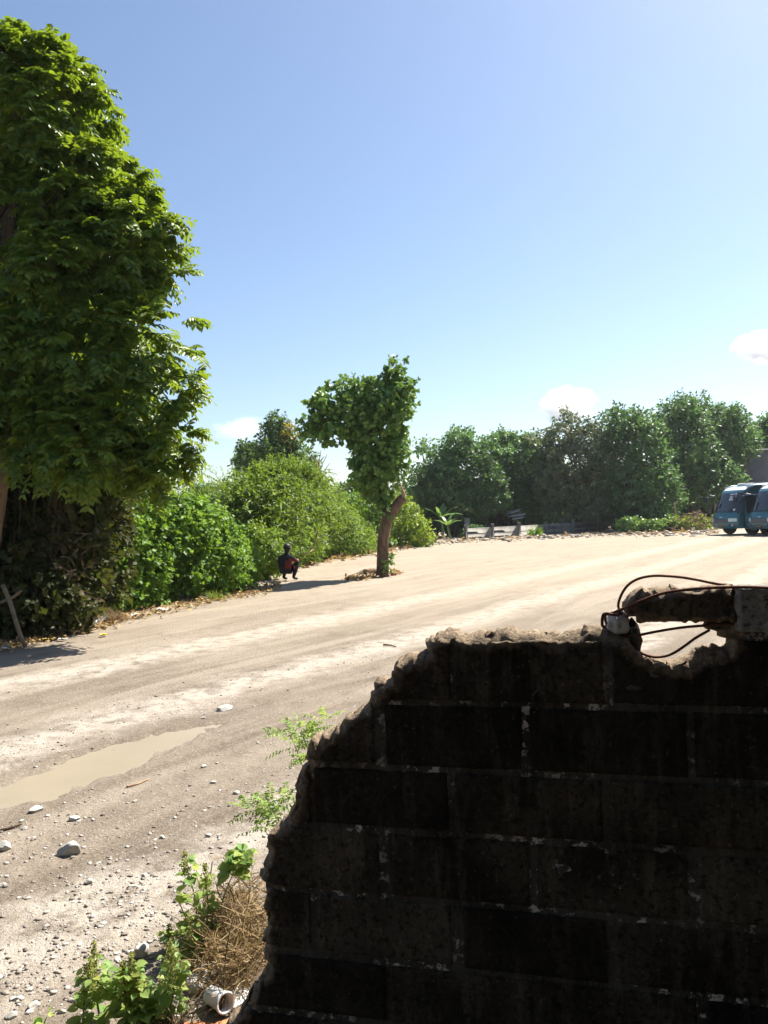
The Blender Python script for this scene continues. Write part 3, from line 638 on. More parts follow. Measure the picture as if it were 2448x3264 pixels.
# things lying round its foot
def lying(name, pts, r, label, mt, cat, rough=.15, group=None, z=None):
    P = np.array([G(*p) for p in pts]); P[:, 2] = r * .85; base = P[0].copy(); base[2] = 0
    mb = MB(); n = max(6, len(P) * 3); rr = np.full(n, r) * (1 + .1 * np.sin(np.arange(n))); add_tube(mb, smooth_path(P, n), rr, 9, rough, 3)
    o = mb.obj(name, M[mt], origin=base); o.location = base; return tag(o, label, cat, group)
lying('fallen_log', [Z1(1020, 1618), Z1(1110, 1612), Z1(1200, 1606)], .085, 'cut log lying across the foot of the leaning tree', 'barkpale', 'log')
lying('fallen_log', [Z1(915, 1650), Z1(960, 1632), Z1(1020, 1605)], .05, 'thin dark branch on the ground touching the log by the leaning tree', 'barkdark', 'log')
rock('brick_rubble', *Z1(1225, 1625), 24, 'reddish lump of broken brick at the end of the log', 'rubble', mt='redbrick', seed=41)
rock('brick_rubble', *Z1(1060, 1585), 15, 'dark reddish stone tucked behind the log beside the leaning trunk', 'rubble', mt='redbrick', seed=42)
def ground_leaves(n, pts, sx, sy, L, mt, name, label, cat, tilt=.35, h=.02, zfun=None):
    """leaf litter scattered around image points on the ground"""
    k = rng.integers(0, len(pts), n); q = np.array(pts, float)[k]
    P = np.array([G(x + sx * rng.normal(), y + sy * rng.normal()) for x, y in q]); P[:, 2] = ground_h(P[:, 0], P[:, 1]) + .006 + h * rng.random(n)
    d = rdir(n) * np.array([1, 1, tilt]); nn = np.array([0, 0, 1.]) + tilt * rng.normal(size=(n, 3)); sz = .6 + .8 * rng.random(n)
    mb = MB(); leaves(mb, P, d, nn, L * sz, L * .55 * sz, 'hex'); return tag(mb.obj(name, M[mt]), label, cat, kind='stuff')
ground_leaves(420, [Z1(960, 1645), Z1(1000, 1650), Z1(1060, 1640), Z1(1210, 1600), Z1(1240, 1612), Z1(930, 1655)], 12, 2.2, .10, 'litter', 'leaf_litter', 'dry fallen leaves heaped round the foot of the leaning tree', 'leaves', h=.05)

# --- big pinnate-leaved tree at the left edge
BD = 11.4
big_root = W(-120, 2030, 10.6); big_root[2] = 0
tree = empty('big_tree', big_root, 'tall dense tree with long pinnate leaves overhanging the dirt track', 'tree')
BT = [(60, 190, 120), (195, 205, 90), (290, 320, 80), (150, 340, 120), (-40, 330, 140), (250, 420, 90), (330, 400, 40), (130, 545, 90), (300, 550, 100), (410, 610, 105), (490, 690, 100), (545, 720, 50), (250, 690, 150), (70, 690, 130), (390, 790, 140), (530, 790, 65), (200, 880, 150), (40, 930, 150), (350, 950, 150), (520, 930, 80), (540, 1020, 62), (430, 1080, 120), (250, 1090, 140), (80, 1090, 130), (530, 1130, 60), (520, 1210, 85), (410, 1220, 90), (40, 1230, 110), (165, 1285, 105), (320, 1330, 105), (440, 1370, 100), (530, 1410, 68), (250, 1420, 110), (100, 1400, 110), (-20, 1350, 100), (480, 1480, 65), (400, 1470, 70)]
BT_out = [(-200, 300, 170), (-260, 620, 200), (-200, 950, 200), (-300, 1250, 200), (-160, 1150, 150)]
bl = []
for x, y, r in BT:
    x = x - 40 * min(1, max(0, x / 300)) * (1 if y < 900 else -.1); y = y + 72 * max(0, 1 - y / 600); r = r * .88
    dd = rng.normal() * .35; edge = max(0, (x - 380) / 250)
    bl.append(B(x, y, r, BD - .7 + dd * .6 + .6 * edge))
    if x < 470: bl.append(B(x + rng.normal() * 20, y + rng.normal() * 20, r * .95, BD + .9 + dd))
    if x < 330: bl.append(B(x + rng.normal() * 20, y + rng.normal() * 20, r * .95, BD + 2.1 + dd))
bo = [B(x, y, r, BD + .8) for x, y, r in BT_out]
fork = W(-60, 1250, BD + .4); mb = MB()
add_tube(mb, smooth_path([big_root + np.array([0, 0, -.05]), W(-60, 1700, 11.0), W(-30, 1420, 11.2), fork], 14), np.linspace(.30, .20, 14), 12, .12, 3)
mb.obj('trunk', M['barkpale'], tree, big_root, smooth=True)
mb = MB(); add_tube(mb, smooth_path([fork, W(20, 900, BD + .5), W(40, 500, BD + .3), W(90, 250, BD)], 18), np.linspace(.18, .05, 18), 9, .12, 5)
limbs(mb, fork, bl, .07, 16); limbs(mb, W(20, 900, BD + .5), bl, .055, 16); limbs(mb, W(40, 500, BD + .3), [b_ for b_ in bl if b_[0][2] > 5.2], .05, 8)
mb.obj('branch', M['barkdark'], tree, big_root)
fb = MB()
def frond_clusters(fb, blobs, n, per, ln, K, LL, LW, **kw):
    P, D = twig_points(blobs, n, .6, .18); ok = fbm(P * 1.6 + 3.3, 3, 91) + .10 * rng.normal(size=len(P)) > -.06; P, D = P[ok], D[ok]; n = len(P)
    T = nrm(D + np.array([0, 0, .55]) + .3 * rng.normal(size=(n, 3)))
    base = np.repeat(P, per, 0); T = np.repeat(T, per, 0); D = np.repeat(D, per, 0)
    d = nrm(T * .5 + .85 * rdir(n * per) * np.array([1, 1, .6]) + D * .45)
    fronds(fb, base + T * .03, d, ln * (.7 + .6 * rng.random(n * per)), K, LL, LW, **kw)
frond_clusters(fb, bl, 4200, 5, .32, 6, .112, .056, droop=.38, shape='hex', stalk=None)
frond_clusters(fb, bo, 240, 5, .42, 6, .13, .06, droop=.38, shape='rhomb', stalk=None)
fb.obj('crown', M['big'], tree, big_root)
mb = MB()
for k in range(14):           # aerial stems hanging out of the crown
    x, y = rng.uniform(-20, 300), rng.uniform(1480, 1640); D = rng.uniform(10.6, 11.6); p = W(x, y, D); L = rng.uniform(.4, 1.3)
    add_tube(mb, smooth_path([p, p + np.array([rng.normal() * .04, 0, -L * .4]), p + np.array([rng.normal() * .07, 0, -L * .75]), p + np.array([rng.normal() * .09, 0, -L])], 10), np.linspace(.007, .003, 10), 4, .1, k)
mb.obj('hanging_stem', M['barkdark'], tree, big_root)['kind'] = 'stuff'

# --- old wall behind the thicket under the big tree
aw = W(-420, 1750, 12.6); bw = W(105, 1750, 12.9); wz = W(60, 1667, 12.8)[2]
r_ = aw.copy(); r_[2] = 0; ow = empty('boundary_wall', r_, 'dark shaded boundary wall under the big overhanging tree', 'wall')
dirv = nrm((bw - aw) * np.array([1, 1, 0])); Mx = np.eye(4); Mx[:3, 0] = dirv; Mx[:3, 1] = np.cross([0, 0, 1], dirv); Mx[:3, 2] = [0, 0, 1]; Mx[:3, 3] = r_
LW_ = np.linalg.norm((bw - aw)[:2])
mb = MB()
add_bbox(mb, 0, LW_, 0, .18, -.05, wz - .06, M=Mx); mb.obj('wall_face', M['block2'], ow, r_)
mb = MB(); add_bbox(mb, -.03, LW_ + .03, -.03, .21, wz - .06, wz, M=Mx); mb.obj('coping', M['block'], ow, r_)
c = W(2, 1652, 15.0); c0 = c.copy(); c0[2] = 0
mb = MB(); add_tube(mb, [c0 + np.array([-.1, 0, 0]), c + np.array([-.1, 0, .05]), c + np.array([-.1, 0, .18]), c + np.array([-.1, 0, .23])], [.16, .16, .15, .07], 14)
o = mb.obj('water_drum', M['yellowplastic'], origin=c0); o.location = c0; tag(o, 'bright yellow plastic drum standing behind the dark boundary wall', 'drum')

# --- generic bush maker
def bush(name, label, blobs, mt, spec, root=None, stems=6, stem_r=.02, group=None, cat='bush', stem_mt='barkdark', extra=None, part='foliage'):
    C = np.array([b_[0] for b_ in blobs]); root = np.array([C[:, 0].mean(), C[:, 1].mean(), 0.0]) if root is None else np.array([root[0], root[1], 0.0])
    o = empty(name, root, label, cat, group)
    for k in range(stems):
        mb = MB()
        c = C[rng.integers(len(C))]; f = root + np.array([(c[0] - root[0]) * .55, (c[1] - root[1]) * .55, -.03])
        add_tube(mb, smooth_path([f, (f + c) / 2 + rng.normal(size=3) * .1, c], 7), np.linspace(stem_r, stem_r * .35, 7), 5, .2, k, cap=False)
        mb.obj('stem', M[stem_mt], o, root)
    fb = MB()
    for sp in (spec if isinstance(spec, list) else [spec]): foliage(fb, blobs, **sp)
    if extra: extra(fb)
    fb.obj(part, M[mt], o, root); return o
# dark thicket of vines under the big tree
tb = [B(x, y, r, D) for x, y, r, D in [(150, 1590, 120, 12.2), (50, 1560, 110, 12.4), (250, 1600, 85, 12.6), (20, 1740, 90, 12.2), (180, 1720, 120, 12.0), (270, 1740, 80, 12.2), (255, 1860, 75, 12.0), (130, 1850, 110, 11.6), (20, 1880, 110, 11.2), (90, 1950, 75, 11.1), (190, 1930, 70, 11.4), (250, 1950, 50, 11.6), (-90, 1850, 150, 11.6), (-80, 1650, 130, 12), (330, 1590, 50, 13)]]
tb += [B(x, y, 95, 13.6) for x in range(100, 360, 70) for y in range(1600, 1900, 80)]
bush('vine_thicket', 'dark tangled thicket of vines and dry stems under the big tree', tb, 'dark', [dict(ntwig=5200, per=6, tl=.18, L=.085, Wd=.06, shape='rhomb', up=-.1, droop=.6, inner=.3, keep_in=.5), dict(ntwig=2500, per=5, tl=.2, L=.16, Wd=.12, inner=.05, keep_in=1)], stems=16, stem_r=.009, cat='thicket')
mb = MB()
for k in range(60):
    x, y = rng.uniform(-40, 290), rng.uniform(1700, 2010); p = W(x, y, 10.9 + rng.random() * .5); p[2] = max(p[2], .05); d = rdir(1)[0] * np.array([.7, .3, .5]) * rng.uniform(.25, .7)
    q = p + d; q[2] = max(q[2], .02); mdl = (p + q) / 2 + rng.normal(size=3) * .06; mdl[2] = max(mdl[2], .02)
    add_tube(mb, smooth_path([p, mdl, q], 6), np.linspace(.008, .003, 6), 4, .1, k, cap=False)
tag(mb.obj('dry_brushwood', M['barkdark']), 'dry bare twigs caught in the shaded thicket under the big tree', 'brushwood', kind='stuff')
p0, p1 = W(8, 1865, 10.5), W(60, 2010, 10.2)
mb = MB(); add_tube(mb, smooth_path([p0, W(32, 1920, 10.4), p1, W(80, 2060, 10.2)], 8), [.03] * 8, 6, .2, 1); add_tube(mb, smooth_path([W(-10, 1925, 10.4), W(40, 1905, 10.4), W(68, 1882, 10.4)], 5), [.02] * 5, 5, .2, 1)
b0 = W(70, 2040, 10.2); b0[2] = 0; o = mb.obj('dead_branch', M['barkpale'], origin=b0); o.location = b0; tag(o, 'pale forked dead branch propped in the dark thicket', 'branch')

# vine-covered bush in full sun
vb = []
for x in range(325, 790, 44):
    D = 13.6 + (x - 300) / 500 * 4.2; yb = 1962 - (x - 300) * .185; yt = np.interp(x, [325, 400, 520, 640, 690, 740, 790], [1665, 1600, 1585, 1600, 1620, 1700, 1775])
    for y in np.arange(yt + 52, yb - 30, 62):
        vb.append(B(x + rng.normal() * 10, y + rng.normal() * 10, rng.uniform(52, 74), D + rng.normal() * .18 + .25))
        if y < yt + 190: vb.append(B(x + rng.normal() * 14, y + 20, 72, D + 1.0))
bush('vine_bush', 'broad bright green vine-covered bush beside the dirt track', vb, 'bush', [dict(ntwig=2000, per=5, tl=.16, L=.12, Wd=.1, inner=.1, keep_in=1.0), dict(ntwig=7500, per=6, tl=.16, L=.082, Wd=.07, shape='hex', up=.2, droop=.45, inner=.5, keep_in=.12)], stems=14)
def spray(fb, p, n, L, spread, leaf, up=1.0, lean=(0, 0, 0)):
    """fine leafy sprays rising from a point"""
    for k in range(n):
        d = nrm(np.array([rng.normal() * spread, rng.normal() * spread, up]) + np.array(lean)); t = np.linspace(.25, 1, 16)
        q = p + d * (L * (.6 + .5 * rng.random()) * t)[:, None]; q[:, 2] -= .25 * L * t ** 3 * abs(d[0])
        dd = rdir(16 * 4) + np.repeat(d[None], 64, 0) * .6; leaves(fb, np.repeat(q, 4, 0), dd, rdir(64) + np.array([0, 0, 1.]), leaf, leaf * .5, 'rhomb')
# feathery sapling rising behind the vine bush
sb = [B(x, y, r, 17.6) for x, y, r in [(540, 1530, 40), (590, 1500, 30), (560, 1570, 55), (500, 1590, 50), (620, 1580, 40), (450, 1610, 45)]]
bush('feathery_sapling', 'wispy light green sapling rising behind the vine-covered bush', sb, 'feather', [dict(ntwig=420, per=9, tl=.38, L=.06, Wd=.03, up=.35, inner=.2)], stems=6, extra=lambda fb: spray(fb, W(560, 1560, 17.6), 10, .9, .8, .06))
# papaya-like low plant with pale leaves at the end of the vine bush
lb = [B(x, y, r, 18.2) for x, y, r in [(770, 1765, 34), (740, 1790, 40), (800, 1800, 28), (780, 1840, 30), (745, 1850, 35)]]
bush('broadleaf_shrub', 'low yellowish-green broadleaf shrub at the end of the vine bush', lb, 'lime', dict(ntwig=260, per=5, tl=.16, L=.14, Wd=.12, shape='hex', inner=.4), stems=5)

# feathery bush beyond, behind the squatting person
fb_ = []
for x in range(735, 1180, 42):
    D = np.interp(x, [735, 850, 1000, 1180], [21.5, 22.5, 28, 34]); yb = np.interp(x, [735, 880, 1000, 1180], [1850, 1845, 1800, 1768])
    yt = np.interp(x, [735, 780, 850, 950, 1000, 1060, 1100, 1180], [1600, 1530, 1500, 1490, 1530, 1590, 1650, 1730])
    for y in np.arange(yt + 46, yb - 22, 60):
        fb_.append(B(x + rng.normal() * 10, y + rng.normal() * 10, rng.uniform(46, 64), D + rng.normal() * .3 + .4))
        if y < yt + 170: fb_.append(B(x + rng.normal() * 12, y + 22, 62, D + 1.6))
def fsprays(fb):
    for k in range(70):
        x = rng.uniform(750, 1010); y = np.interp(x, [735, 780, 850, 950, 1000, 1060], [1600, 1540, 1510, 1500, 1540, 1600]) + 20
        spray(fb, W(x, y, 24), 3, .75, .7, .06)
bush('feathery_bush', 'tall feathery fine-leaved bush behind the squatting person', fb_, 'feather', [dict(ntwig=7500, per=10, tl=.40, L=.11, Wd=.05, up=.3, droop=.3, spread=.8, inner=.45, keep_in=.3), dict(ntwig=3500, per=6, tl=.2, L=.16, Wd=.1, inner=.1, keep_in=1.0)], stems=16, stem_r=.03, extra=fsprays)
mb = MB(); p = [(1015, 1690), (1000, 1745), (975, 1770), (945, 1790)]
b0 = G(945, 1795); add_tube(mb, smooth_path([W(x, y, 24) for x, y in p[:3]] + [b0], 12), np.linspace(.012, .025, 12), 7, .2, 2); o = mb.obj('dead_branch', M['cutwood'], origin=b0); o.location = b0; tag(o, 'bare tan branch leaning out of the feathery bush to the ground', 'branch')
ab = [B(x, y, r, 30) for x, y, r in [(700, 1540, 20), (730, 1530, 24), (745, 1560, 26), (715, 1565, 20)]]
bush('thorny_sapling', 'sparse feathery grey-green sapling between the feathery bush and the vine bush', ab, 'feather', dict(ntwig=50, per=8, tl=.5, L=.07, Wd=.03, up=.4, inner=.1), stems=6, extra=lambda fb: spray(fb, W(735, 1570, 30), 26, 1.3, 1.0, .06, .8, (-.5, 0, 0)))
# mid hedge behind the leaning tree
def px_bush(name, label, lst, D, mt, tw, per, tl, L, Wd, shape='rhomb', stems=6, back=True, **kw):
    bl = [B(x, y, r, D + rng.normal() * .25) for x, y, r in lst]
    if back: bl += [B(x, y + 10, r, D + 1.6) for x, y, r in lst]
    return bush(name, label, bl, mt, dict(ntwig=tw, per=per, tl=tl, L=L, Wd=Wd, shape=shape, **kw), stems=stems)
px_bush('shaded_shrub', 'dark shaded shrub filling the gap beside the squatting person', [(800, 1800, 40), (840, 1790, 42), (875, 1785, 36), (820, 1838, 26), (862, 1832, 22), (780, 1760, 40), (850, 1740, 40), (800, 1725, 45)], 21.0, 'feather', 1100, 7, .25, .085, .06, stems=5, back=False, keep_in=.5, inner=.3)
px_bush('rounded_bush', 'rounded mid-green bush half hidden behind the leaning trunk', [(1120, 1620, 45), (1170, 1600, 50), (1090, 1660, 45), (1150, 1680, 55), (1200, 1650, 50), (1210, 1700, 45), (1240, 1610, 40)], 39.5, 'bush', 900, 6, .3, .2, .15)
px_bush('lime_shrub', 'bright yellow-green shrub between the leaning trunk and the banana plants', [(1270, 1620, 35), (1290, 1650, 45), (1260, 1690, 40), (1320, 1690, 42), (1350, 1715, 28), (1290, 1715, 30), (1240, 1700, 35)], 38.5, 'lime', 760, 6, .28, .18, .14)
px_bush('low_scrub', 'low spreading green scrub at the hedge foot where sand begins', [(1080, 1740, 30), (1120, 1745, 32), (1050, 1760, 24), (1150, 1750, 24), (1160, 1725, 26)], 35.5, 'feather', 420, 8, .3, .12, .06, back=False)

# --- small trees beyond the hedge
def px_tree(name, label, lst, D, mt, tw, per, tl, L, Wd, trunk=None, base_y=None, shape='rhomb', tr=.16, back=1.6, group=None, nl=10, mt2=None, lst2=None, **kw):
    bl = jit([B(x, y, r, D + rng.normal() * .5) for x, y, r in lst], .08)
    if back: bl += jit([B(x, y + r * .15, r * .95, D + back) for x, y, r in lst], .1)
    cx = np.mean([x for x, y, r in lst]) if trunk is None else trunk
    root = W(cx, 1700, D + .3); root[2] = 0; o = empty(name, root, label, 'tree', group)
    ys_ = sorted(y for x, y, r in lst); top = W(np.mean([x for x, y, r in lst]), ys_[len(ys_) // 3], D + .4)
    mid = root * .45 + top * .55 + np.array([rng.normal() * .3, 0, 0]); mb = MB()
    add_tube(mb, smooth_path([root + np.array([0, 0, -.1]), (root + mid) / 2 + np.array([rng.normal() * .12, 0, 0]), mid, top], 14), np.linspace(tr, tr * .25, 14), 9, .15, 3)
    limbs(mb, root * .6 + mid * .4 + np.array([0, 0, .3]), bl, tr * .45, nl); mb.obj('trunk', M['barkdark'], o, root)
    fb = MB(); foliage(fb, bl, tw, per, tl, L, Wd, shape, **kw); fb.obj('crown', M[mt], o, root)
    if mt2:
        fb = MB(); foliage(fb, [B(x, y, r * 1.35, D - .5) for x, y, r in lst2], 45, per, tl, L, Wd, shape); fb.obj('yellowing_leaves', M[mt2], o, root)
    return o
def Z2(l): return [(1250 + x * .7221, 1200 + y * .7221, r * .7221) for x, y, r in l]
def Z1l(l): return [(*Z1(x, y), r * .4521) for x, y, r in l]
px_tree('small_tree', 'slender open-crowned tree with a yellowing patch above the feathery bush', Z1l([(380, 560, 50), (390, 640, 75), (340, 720, 55), (440, 720, 85), (560, 750, 45), (400, 800, 90), (520, 800, 60), (630, 840, 45)]), 42, 'farblue', 620, 7, .4, .24, .13, mt2='yellow', lst2=Z1l([(480, 620, 40), (470, 670, 36)]), back=0, inner=.35)
px_tree('small_tree', 'small dark tree with a narrow crown peeping over the hedge', Z1l([(200, 740, 45), (210, 800, 70), (160, 850, 55), (240, 860, 60)]), 43, 'farblue', 330, 7, .4, .24, .13, back=0, inner=.35, tr=.1)
mb = MB(); r_ = W(*Z1(715, 960), 34); r0_ = r_.copy(); r0_[2] = 0
add_tube(mb, smooth_path([r0_, r_, W(*Z1(700, 850), 34), W(*Z1(715, 740), 34)], 12), np.linspace(.05, .012, 12), 5, .1, 1)
for a_, b_ in (((705, 900), (640, 760)), ((705, 880), (760, 770)), ((712, 900), (800, 880)), ((700, 850), (660, 800)), ((708, 820), (745, 790)), ((715, 910), (830, 915)), ((712, 930), (780, 830))):
    add_tube(mb, smooth_path([W(*Z1(*a_), 34), (W(*Z1(*a_), 34) + W(*Z1(*b_), 34)) / 2 + np.array([.05, 0, .1]), W(*Z1(*b_), 34)], 6), np.linspace(.02, .008, 6), 4, .1, 2, cap=False)
o = mb.obj('bare_sapling', M['twig'], origin=r0_); o.location = r0_; tag(o, 'thin leafless sapling with bare twigs against the sky above the hedge', 'sapling')
px_tree('distant_tree', 'low distant tree showing between the hedge and the leaning tree', [(1090, 1580, 26), (1130, 1560, 26), (1160, 1575, 24), (1060, 1600, 22), (1110, 1620, 30)], 62, 'far', 420, 6, .5, .32, .18, back=0)
px_tree('distant_tree', 'low distant treetop showing above the vine bush', [(640, 1575, 22), (670, 1590, 24), (610, 1595, 20), (700, 1600, 22)], 55, 'far', 300, 6, .45, .3, .17, back=0)

# --- row of trees along the far edge of the lot
FAR = [
 ('far_tree', 'rounded green tree behind the banana plants at the lot edge', [(285, 320, 50), (225, 390, 62), (320, 390, 85), (375, 460, 90), (250, 490, 90), (450, 510, 60), (180, 470, 55), (110, 470, 48), (130, 540, 45), (320, 560, 70), (415, 560, 50)], 53, 'far', 1500),
 ('far_tree', 'bushy green tree above the red roof by the low wall', [(430, 345, 46), (510, 330, 52), (590, 345, 56), (560, 430, 100), (480, 430, 65), (640, 420, 78), (540, 520, 75), (620, 520, 60)], 57, 'far', 1400),
 ('grey_leaved_tree', 'dull grey-brown leaved tree with sparse crown behind the low wall', [(740, 275, 60), (860, 270, 60), (800, 370, 95), (720, 390, 80), (900, 350, 75), (850, 470, 95), (760, 490, 80), (930, 480, 80), (960, 555, 60), (860, 560, 60), (780, 570, 40), (690, 480, 55)], 55, 'fargrey', 1500),
 ('far_tree', 'broad green tree drooping to the ground by the brush pile', [(1010, 215, 45), (1100, 215, 45), (1050, 285, 85), (1000, 380, 85), (1120, 380, 100), (1150, 480, 90), (1210, 520, 65), (1100, 560, 85), (1180, 590, 45), (1040, 480, 80), (1120, 620, 45)], 54, 'far', 1700),
 ('far_tree', 'tallest green tree of the row with spiky leafy tops', [(1220, 180, 42), (1300, 150, 44), (1305, 125, 22), (1260, 240, 78), (1340, 230, 68), (1250, 330, 90), (1350, 330, 90), (1430, 420, 75), (1330, 430, 80), (1490, 460, 55), (1400, 480, 50)], 58, 'far', 1600),
 ('far_tree', 'green tree with two pointed tops behind the blue buses', [(1440, 185, 40), (1520, 200, 40), (1480, 270, 70), (1410, 300, 65), (1540, 285, 62), (1460, 360, 70)], 61, 'far', 1100),
 ('far_tree', 'green tree rising above the tall grey wall', [(1630, 250, 42), (1580, 300, 52), (1660, 290, 55), (1720, 270, 60), (1640, 335, 36), (1760, 330, 60)], 66, 'far', 900),
]
for nm, lab, l, D, mt_, tw in FAR:
    l = l + [(np.mean([a[0] for a in l]) + dx, min(600, max(a[1] for a in l) + dy), 62) for dx, dy in ((-70, 0), (60, 10), (0, -60), (90, -50), (-90, -50))] if max(a[1] for a in l) > 400 else l
    px_tree(nm, lab, [(x, y, r * 1.02) for x, y, r in Z2(l)] + [(x + rng.normal() * r * .7, y - r * rng.uniform(.9, 1.45), r * rng.uniform(.2, .4)) for x, y, r in Z2(l) for _ in range(2) if y < 1200 + .7221 * (min(a[1] for a in l) + 170)], D, mt_, int(tw * 1.5), 7, .55, .30, .18, tr=.22, group='trees along the far edge of the lot', nl=14, inner=.5, keep_in=.12, droop=.2, up=.5, trunk=None, back=2.2)

# --- dense background growth closing the view behind the rows
def mass(name, label, xs, D, yt, yb, r, mt_, tw, L, group=None):
    l = []
    for x in xs:
        for y in np.arange(yt + r, yb, r * 1.2): l.append((x + rng.normal() * r * .3, y + rng.normal() * r * .2, r * rng.uniform(.8, 1.15)))
    return px_tree(name, label, l, D, mt_, tw, 6, .5, L, L * .55, tr=.18, back=1.5, group=group, inner=.4, keep_in=.3)
BK = [(1330, 70, 1560), (1480, 76, 1530), (1640, 74, 1500), (1800, 78, 1480), (1960, 75, 1470), (2120, 80, 1440), (2290, 82, 1430), (2450, 84, 1440)]
BKL = ['round dense tree seen through the gap by the banana plants', 'dense tree filling the gap behind the red roof', 'dense dark tree backing the grey-leaved tree', 'dense tree behind the drooping green tree', 'dense tree backing the brush pile', 'dense dark tree behind the tallest tree', 'dense tree behind the two-pointed tree', 'dense tree behind the tall grey wall']
for (x, D, yt), lab in zip(BK, BKL): mass('background_tree', lab, [x - 60, x, x + 60], D, yt, 1665, 42, 'far', 700, .42, 'dense trees behind the far row')
for x, D, yt, lab in [(1240, 72, 1595, 'low background tree behind the lime shrub'), (1000, 75, 1590, 'low background tree behind the feathery bush'), (800, 70, 1590, 'low background tree behind the narrow dark tree'), (560, 60, 1610, 'low background tree behind the vine bush'), (330, 60, 1560, 'low background tree behind the big tree')]:
    mass('background_tree', lab, [x - 90, x - 30, x + 30, x + 90], D, yt, 1685, 36, 'far', 520, .4, 'dense trees behind the far row')
# understory shrubs below the row
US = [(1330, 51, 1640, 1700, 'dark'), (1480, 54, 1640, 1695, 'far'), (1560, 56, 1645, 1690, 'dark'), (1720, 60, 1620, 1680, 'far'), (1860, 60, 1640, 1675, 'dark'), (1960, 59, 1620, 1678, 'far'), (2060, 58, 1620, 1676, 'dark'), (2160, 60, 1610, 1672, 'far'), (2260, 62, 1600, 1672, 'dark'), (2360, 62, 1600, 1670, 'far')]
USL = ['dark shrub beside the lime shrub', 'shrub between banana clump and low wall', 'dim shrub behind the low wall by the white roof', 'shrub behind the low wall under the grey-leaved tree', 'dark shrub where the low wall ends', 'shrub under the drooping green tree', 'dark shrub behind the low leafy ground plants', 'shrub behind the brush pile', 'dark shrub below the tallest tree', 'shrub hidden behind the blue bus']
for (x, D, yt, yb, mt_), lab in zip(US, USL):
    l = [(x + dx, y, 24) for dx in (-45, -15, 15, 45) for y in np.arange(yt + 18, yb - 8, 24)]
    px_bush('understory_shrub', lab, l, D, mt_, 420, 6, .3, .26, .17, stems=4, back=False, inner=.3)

# --- low concrete panel wall
M['panel'] = flat('grey_panel', (.19, .18, .162), .9, .2, .25, 1.8, 0, .01)
M['panelpost'] = flat('grey_panel_post', (.14, .13, .115), .9, .2, .25, 3)
fp = [(1486, 1719), (1571, 1714), (1656, 1709), (1739, 1703), (1826, 1697), (1925, 1690)]
FP = [G(x, y) for x, y in fp]; fr = FP[0].copy(); fr[2] = 0
fence = empty('low_panel_wall', fr, 'low grey concrete panel wall along the far edge of the lot', 'wall')
for k in range(len(FP)):
    p = FP[k]; mb = MB(); add_bbox(mb, p[0] - .09, p[0] + .09, p[1] - .09, p[1] + .09, -.1, .86 + rng.uniform(-.03, .05), b=.015); mb.obj('post', M['panelpost'], fence, fr)
    if k + 1 < len(FP):
        q = FP[k + 1]; dv = nrm((q - p) * np.array([1, 1, 0])); L = np.linalg.norm((q - p)[:2]); Mx = np.eye(4); Mx[:3, 0] = dv; Mx[:3, 1] = np.cross([0, 0, 1], dv); Mx[:3, 3] = [p[0], p[1], 0]
        for rr in range(2):
            mb = MB(); add_bbox(mb, .10, L - .10, -.03, .03, -.05 + .37 * rr, .30 + .37 * rr, b=.012, M=Mx); mb.obj('panel', M['panel'], fence, fr)
# bare stakes standing behind the low wall
for k, (x, y0, y1) in enumerate([(1877, 1690, 1630), (1905, 1690, 1628), (2150, 1690, 1600)]):
    b0 = G(x, y0 + 2); D = b0[1]; mb = MB(); add_tube(mb, [b0, W(x + 2, (y0 + y1) / 2, D), W(x - 1, y1, D)], [.05, .045, .04], 6, .1, k); o = mb.obj('wooden_stake', M['twig'], origin=b0); o.location = b0
    tag(o, ['bare upright stake at the far end of the low wall', 'second bare stake beyond the end of the low wall', 'pale stake standing beside the brush pile'][k], 'stake')

# --- huts and roofs behind the low wall
M['redroof'] = flat('red_roof', (.28, .075, .04), .8, .2, .3, 3); M['tin'] = flat('white_tin', (.62, .62, .60), .5, .4, .12, 2); M['darkwall'] = flat('dim_wall', (.10, .085, .07), .9, .2, .3, 2)
M['greywall'] = flat('grey_render', (.115, .115, .118), .9, .2, .22, .8, 0, .02); M['whitewall'] = flat('white_wall', (.62, .63, .65), .8, .2, .12, 2)
c = W(1600, 1690, 63); c[2] = 0; hut = empty('hut', c, 'small house with a red tiled roof behind the low panel wall', 'house')
zr = W(1640, 1608, 63)[2]; ze = W(1600, 1632, 61)[2]
mb = MB(); add_bbox(mb, c[0] - 3, c[0] + 3, c[1] - 1, c[1] + 3, 0, ze, b=.03); mb.obj('wall_body', M['darkwall'], hut, c)
mb = MB(); mb.add([[c[0] - 3.4, c[1] - 1.6, ze - .1], [c[0] + 3.4, c[1] - 1.6, ze - .1], [c[0] + 3.4, c[1] + 1, zr], [c[0] - 3.4, c[1] + 1, zr], [c[0] + 3.4, c[1] + 3.6, ze - .1], [c[0] - 3.4, c[1] + 3.6, ze - .1], [c[0] + 3.4, c[1] + 1, zr - .12], [c[0] - 3.4, c[1] + 1, zr - .12]], [[0, 1, 2, 3], [3, 2, 4, 5], [1, 0, 7, 6], [5, 4, 6, 7]]); mb.obj('roof', M['redroof'], hut, c)
c = W(1636, 1690, 56); c[2] = 0; st = empty('stall', c, 'lean-to stall with overlapping white tin sheets behind the low wall', 'stall')
def sheet(p, D, name, mt_, par, org, th=.03):
    P = np.array([W(x, y, D + dz) for x, y, dz in p]); n = nrm(np.cross(P[1] - P[0], P[3] - P[0])); mb = MB(); V = np.concatenate([P, P - n * th])
    mb.add(V, [[0, 1, 2, 3], [7, 6, 5, 4], [0, 4, 5, 1], [1, 5, 6, 2], [2, 6, 7, 3], [3, 7, 4, 0]]); return mb.obj(name, M[mt_], par, org)
